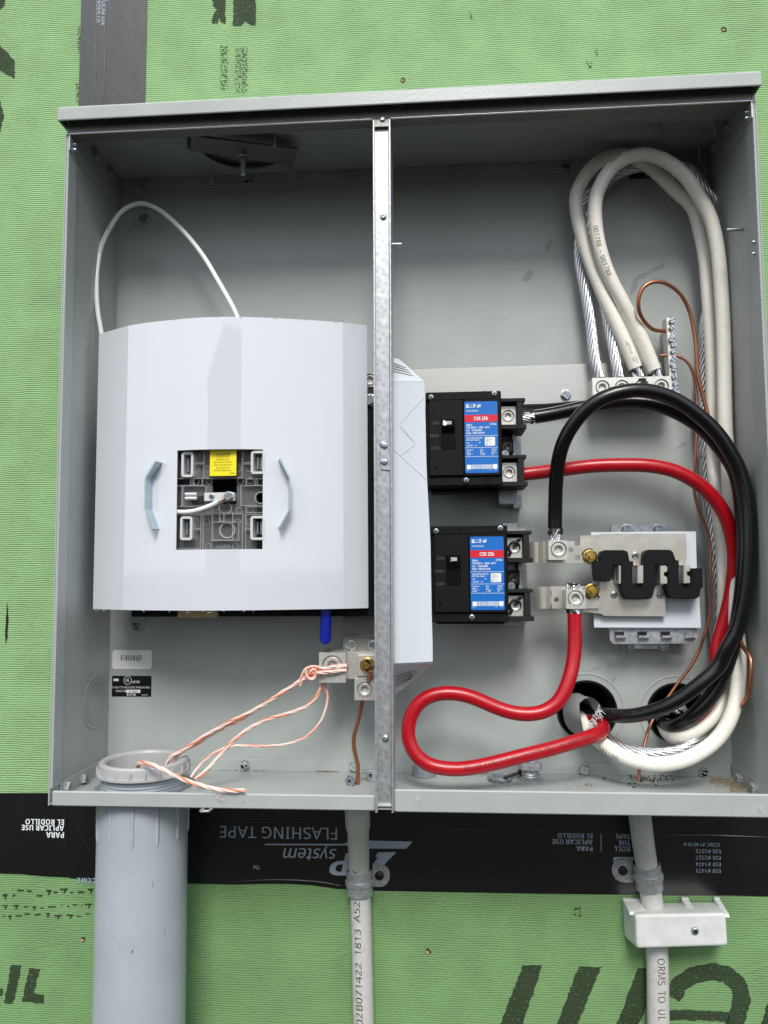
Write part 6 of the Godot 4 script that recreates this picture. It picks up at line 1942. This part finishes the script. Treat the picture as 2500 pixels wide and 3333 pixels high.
# ------------------------------------------------------------------ things lying on the bottom panel
func build_loose():
	var floor_y := .0016
	var a := at("H", 230, 605, floor_y, 1)
	var mb := MB.new()
	lathe(mb, Vector3(a.x, floor_y, a.z), Vector3.UP, [[.0135, 0], [.0155, .0005], [.0155, .0030], [.0138, .0034], [.0134, .0135], [.0120, .0145], [.0090, .0145], [.0088, .004], [0, .004]], 36)
	for i in 12:
		var d := Vector3(cos(TAU * i / 12), 0, sin(TAU * i / 12))
		tube(mb, [Vector3(a.x, floor_y + .003, a.z) + d * .0138, Vector3(a.x, floor_y + .0125, a.z) + d * .0136], .0010, 6)
	var o := obj("plastic_bushing", mb, "pvc_cap", null)
	tag(o, "small grey plastic bushing standing on the bottom panel beside the centre post", "bushing")
	a = at("H", 672, 622, floor_y, 1)
	mb = MB.new()
	lathe(mb, Vector3(a.x, floor_y, a.z), Vector3.UP, [[.0150, 0], [.0150, .0026], [.0105, .003], [.0112, .0045], [.0104, .006], [.0112, .0075], [.0104, .009], [.0112, .0105], [.0104, .012], [.0108, .0135]], 28)
	lathe(mb, Vector3(a.x, floor_y, a.z), Vector3.UP, [[.0145, .0135], [.0150, .0140], [.0150, .0200], [.0140, .0212], [.0100, .0212], [.0090, .0190], [0, .0190]], 8)
	o = obj("conduit_plug", mb, "galvanised", null)
	tag(o, "galvanised threaded hex plug standing on the bottom panel", "plug")
	a = at("H", 545, 626, floor_y, 1)
	mb = MB.new()
	var c := Vector3(a.x, floor_y + .0035, a.z)
	for i in 10:
		var a0 := TAU * i / 10
		var a1 := TAU * (i + .62) / 10
		var d0 := Vector3(cos(a0), 0, sin(a0)); var d1 := Vector3(cos(a1), 0, sin(a1))
		tube(mb, [c + d0 * .0148, c + d1 * .0148], .0013, 6)
	lathe(mb, c - Vector3(0, .0015, 0), Vector3(.06, 1, .1), [[.0100, 0], [.0100, .003], [.0142, .0034], [.0145, .0002], [.0100, 0]], 30)
	o = obj("lock_nut", mb, "zinc", null)
	tag(o, "thin toothed steel lock nut lying on the bottom panel", "lock nut")
	var s0 := at("H", 556, 604, .010, 1)
	mb = MB.new()
	var dv := (at("H", 604, 582, .013, 1) - s0).normalized()
	var pr := [[0.0, 0.0]]
	for i in 22: pr.append([.0021 if i % 2 else .0014, .003 + i * .0012])
	pr.append([.0016, .030]); pr.append([.0042, .0335]); pr.append([.0042, .0345]); pr.append([0, .0345])
	lathe(mb, Vector3(s0.x, .0062, s0.z), Vector3(dv.x, .05, dv.z), pr, 12)
	o = obj("black_screw", mb, "ink", null)
	tag(o, "black drywall screw lying behind the lock nut", "screw")
	# hex screw and pin by the copper wire
	a = at("G", 1462, 630, .006, 1)
	mb = MB.new()
	lathe(mb, a, Vector3(-.6, .15, .75), [[0, -.001], [.0055, 0], [.0055, .0030], [.0078, .0034], [.0078, .0044], [.0025, .0046]], 6)
	lathe(mb, a, Vector3(.6, -.15, -.75), [[.0025, 0], [.0022, .012], [0, .014]], 10)
	o = obj("loose_hex_screw", mb, "zinc", null)
	tag(o, "loose zinc hex screw lying at the foot of the crooked copper wire", "screw", "loose screws by the centre post")
	a = at("G", 1548, 606, .008, 1)
	mb = MB.new()
	lathe(mb, a, Vector3(-.3, .2, .9), [[0, 0], [.006, .0005], [.006, .0035], [.0085, .004], [.0085, .005], [.003, .005]], 6)
	o = obj("loose_hex_screw", mb, "zinc", null)
	tag(o, "loose zinc hex screw lying against the centre post", "screw", "loose screws by the centre post")
	mb = MB.new()
	tube(mb, [at("G", 1504, 592, .012, 1), at("G", 1552, 584, .015, 1)], .0022, 10)
	o = obj("steel_pin", mb, "zinc", null)
	tag(o, "short steel pin lying behind the loose screws", "pin")
	# saw dust and wood crumbs
	rng.seed = 99
	var areas := [["H", 1420, 618, 1500, 640, 260], ["H", 1500, 622, 1590, 675, 420], ["H", 1440, 640, 1510, 655, 60], ["H", 330, 598, 520, 606, 70], ["H", 590, 586, 610, 606, 40], ["H", 1090, 610, 1160, 626, 40], ["G", 930, 575, 1110, 590, 20], ["G", 1320, 580, 1400, 592, 60], ["H", 900, 640, 930, 655, 30], ["H", 1000, 610, 1260, 660, 40]]
	mb = MB.new()
	for r in areas:
		for i in r[5]:
			var p := at(r[0], rng.randf_range(r[1], r[3]), rng.randf_range(r[2], r[4]), floor_y, 1)
			p.z = clampf(p.z, .005, .152); p.x = minf(p.x, BOX_W - .004)
			var s := rng.randf_range(.0004, .0013)
			mb.xf = Transform3D(Basis(Vector3(rng.randf(), rng.randf(), rng.randf()).normalized(), rng.randf() * TAU).scaled(Vector3(s * rng.randf_range(1, 2.2), s * .5, s)), Vector3(p.x, floor_y + s * .6 + rng.randf() * .001, p.z))
			mb.quad(Vector3(-.5, -.5, 0), Vector3(.5, -.5, .1), Vector3(.5, .5, 0), Vector3(-.5, .5, .1), Vector3.BACK)
			mb.quad(Vector3(-.5, 0, -.5), Vector3(.5, 0, -.5), Vector3(.4, .1, .5), Vector3(-.5, 0, .5), Vector3.UP)
			mb.quad(Vector3(0, -.5, -.5), Vector3(0, .5, -.5), Vector3(0, .5, .5), Vector3(0, -.5, .5), Vector3.RIGHT)
	mb.xf = Transform3D.IDENTITY
	o = obj("sawdust", mb, "wood_chip", null)
	o.set_meta("kind", "stuff")
	tag(o, "pale sawdust and wood crumbs scattered on the bottom panel", "sawdust")
	mb = MB.new()
	for i in 46:
		var p := at("H", rng.randf_range(1090, 1260), rng.randf_range(606, 632), floor_y, 1)
		if i > 34: p = at("H", rng.randf_range(900, 1200), rng.randf_range(615, 660), floor_y, 1)
		p.y = floor_y + .0007; p.z = clampf(p.z, .006, .15)
		tube(mb, [p, p + Vector3(rng.randf_range(-.003, .003), rng.randf_range(0, .0015), rng.randf_range(-.002, .002))], rng.randf_range(.0003, .0008), 4)
	o = obj("insulation_crumbs", mb, "ink", null)
	o.set_meta("kind", "stuff")
	tag(o, "black insulation crumbs around the copper wire's hole in the bottom panel", "crumbs")

# ------------------------------------------------------------------ the house across the way, seen only as a mirror image in the glossy cover
func build_house():
	var t := thing("neighbouring_house", "grey house with a low gable mirrored faintly in the milky plastic cover", "house", Vector3(-1.8, -1.4, 16.0))
	var mb := MB.new()
	box(mb, Vector3(-4.0, -1.4, 12.1), Vector3(.4, 3.6, 20.0), .02)
	obj("wall", mb, "house_siding", t)
	mb = MB.new()
	prism(mb, PackedVector2Array([Vector2(-4.3, 3.55), Vector2(.45, 3.55), Vector2(.45, 4.25), Vector2(-1.5, 4.4)]), 11.9, 20.2, 0, true)
	obj("roof", mb, "house_roof", t)

func _ready():
	cam_basis = Basis(Vector3.UP, CAM_YAW) * Basis(Vector3.RIGHT, CAM_PITCH) * Basis(Vector3.BACK, CAM_ROLL)
	var cam := Camera3D.new()
	cam.name = "camera"
	cam.fov = rad_to_deg(2.0 * atan(1666.5 / FOCAL))
	cam.keep_aspect = Camera3D.KEEP_HEIGHT
	cam.near = .02; cam.far = 60.0
	cam.transform = Transform3D(cam_basis, CAM_POS)
	add_child(cam)
	cam.current = true
	var env := Environment.new()
	var sky := Sky.new()
	var sm := ProceduralSkyMaterial.new()
	sm.sky_top_color = Color(.93, .96, 1.0)          # overcast: brighter overhead than at the horizon
	sm.sky_horizon_color = Color(.70, .72, .74)
	sm.sky_curve = .35
	sm.ground_horizon_color = Color(.22, .22, .21)
	sm.ground_bottom_color = Color(.19, .19, .175)
	sm.sun_angle_max = 0.0
	sm.energy_multiplier = .85
	sky.sky_material = sm
	env.background_mode = Environment.BG_SKY
	env.sky = sky
	env.tonemap_mode = Environment.TONE_MAPPER_LINEAR
	env.tonemap_exposure = 2.04
	env.sdfgi_enabled = true; env.ssao_enabled = true; env.ssil_enabled = true
	var we := WorldEnvironment.new()
	we.name = "daylight"
	we.environment = env
	add_child(we)
	var sun := DirectionalLight3D.new()
	sun.name = "overcast_sun"
	sun.light_energy = .5
	sun.light_angular_distance = 20.0
	sun.light_color = Color(1.0, .985, .96)
	sun.shadow_enabled = true
	add_child(sun)
	sun.look_at_from_position(Vector3(.05, .96, .96), Vector3.ZERO)

	var f := SystemFont.new()
	f.font_names = PackedStringArray(["Droid Sans"])
	font = f
	var fb := SystemFont.new()
	fb.font_names = PackedStringArray(["Droid Sans"])
	fb.font_weight = 700
	font_bold = fb
	make_materials()
	make_protos()
	build_wall()
	build_tapes()
	build_enclosure()
	build_meter_socket()
	build_shield()
	build_neutral()
	build_breaker(Vector2(.4372, .4805), "upper black two-pole breaker with a paint fleck on its handle, wired black and red", true)
	build_breaker(Vector2(.4415, .3178), "lower black two-pole breaker with inked terminals and feed straps", false)
	build_bus()
	build_barrier()
	build_conductors()
	build_lower_lugs()
	build_conduits()
	build_twine()
	build_loose()
	build_house()
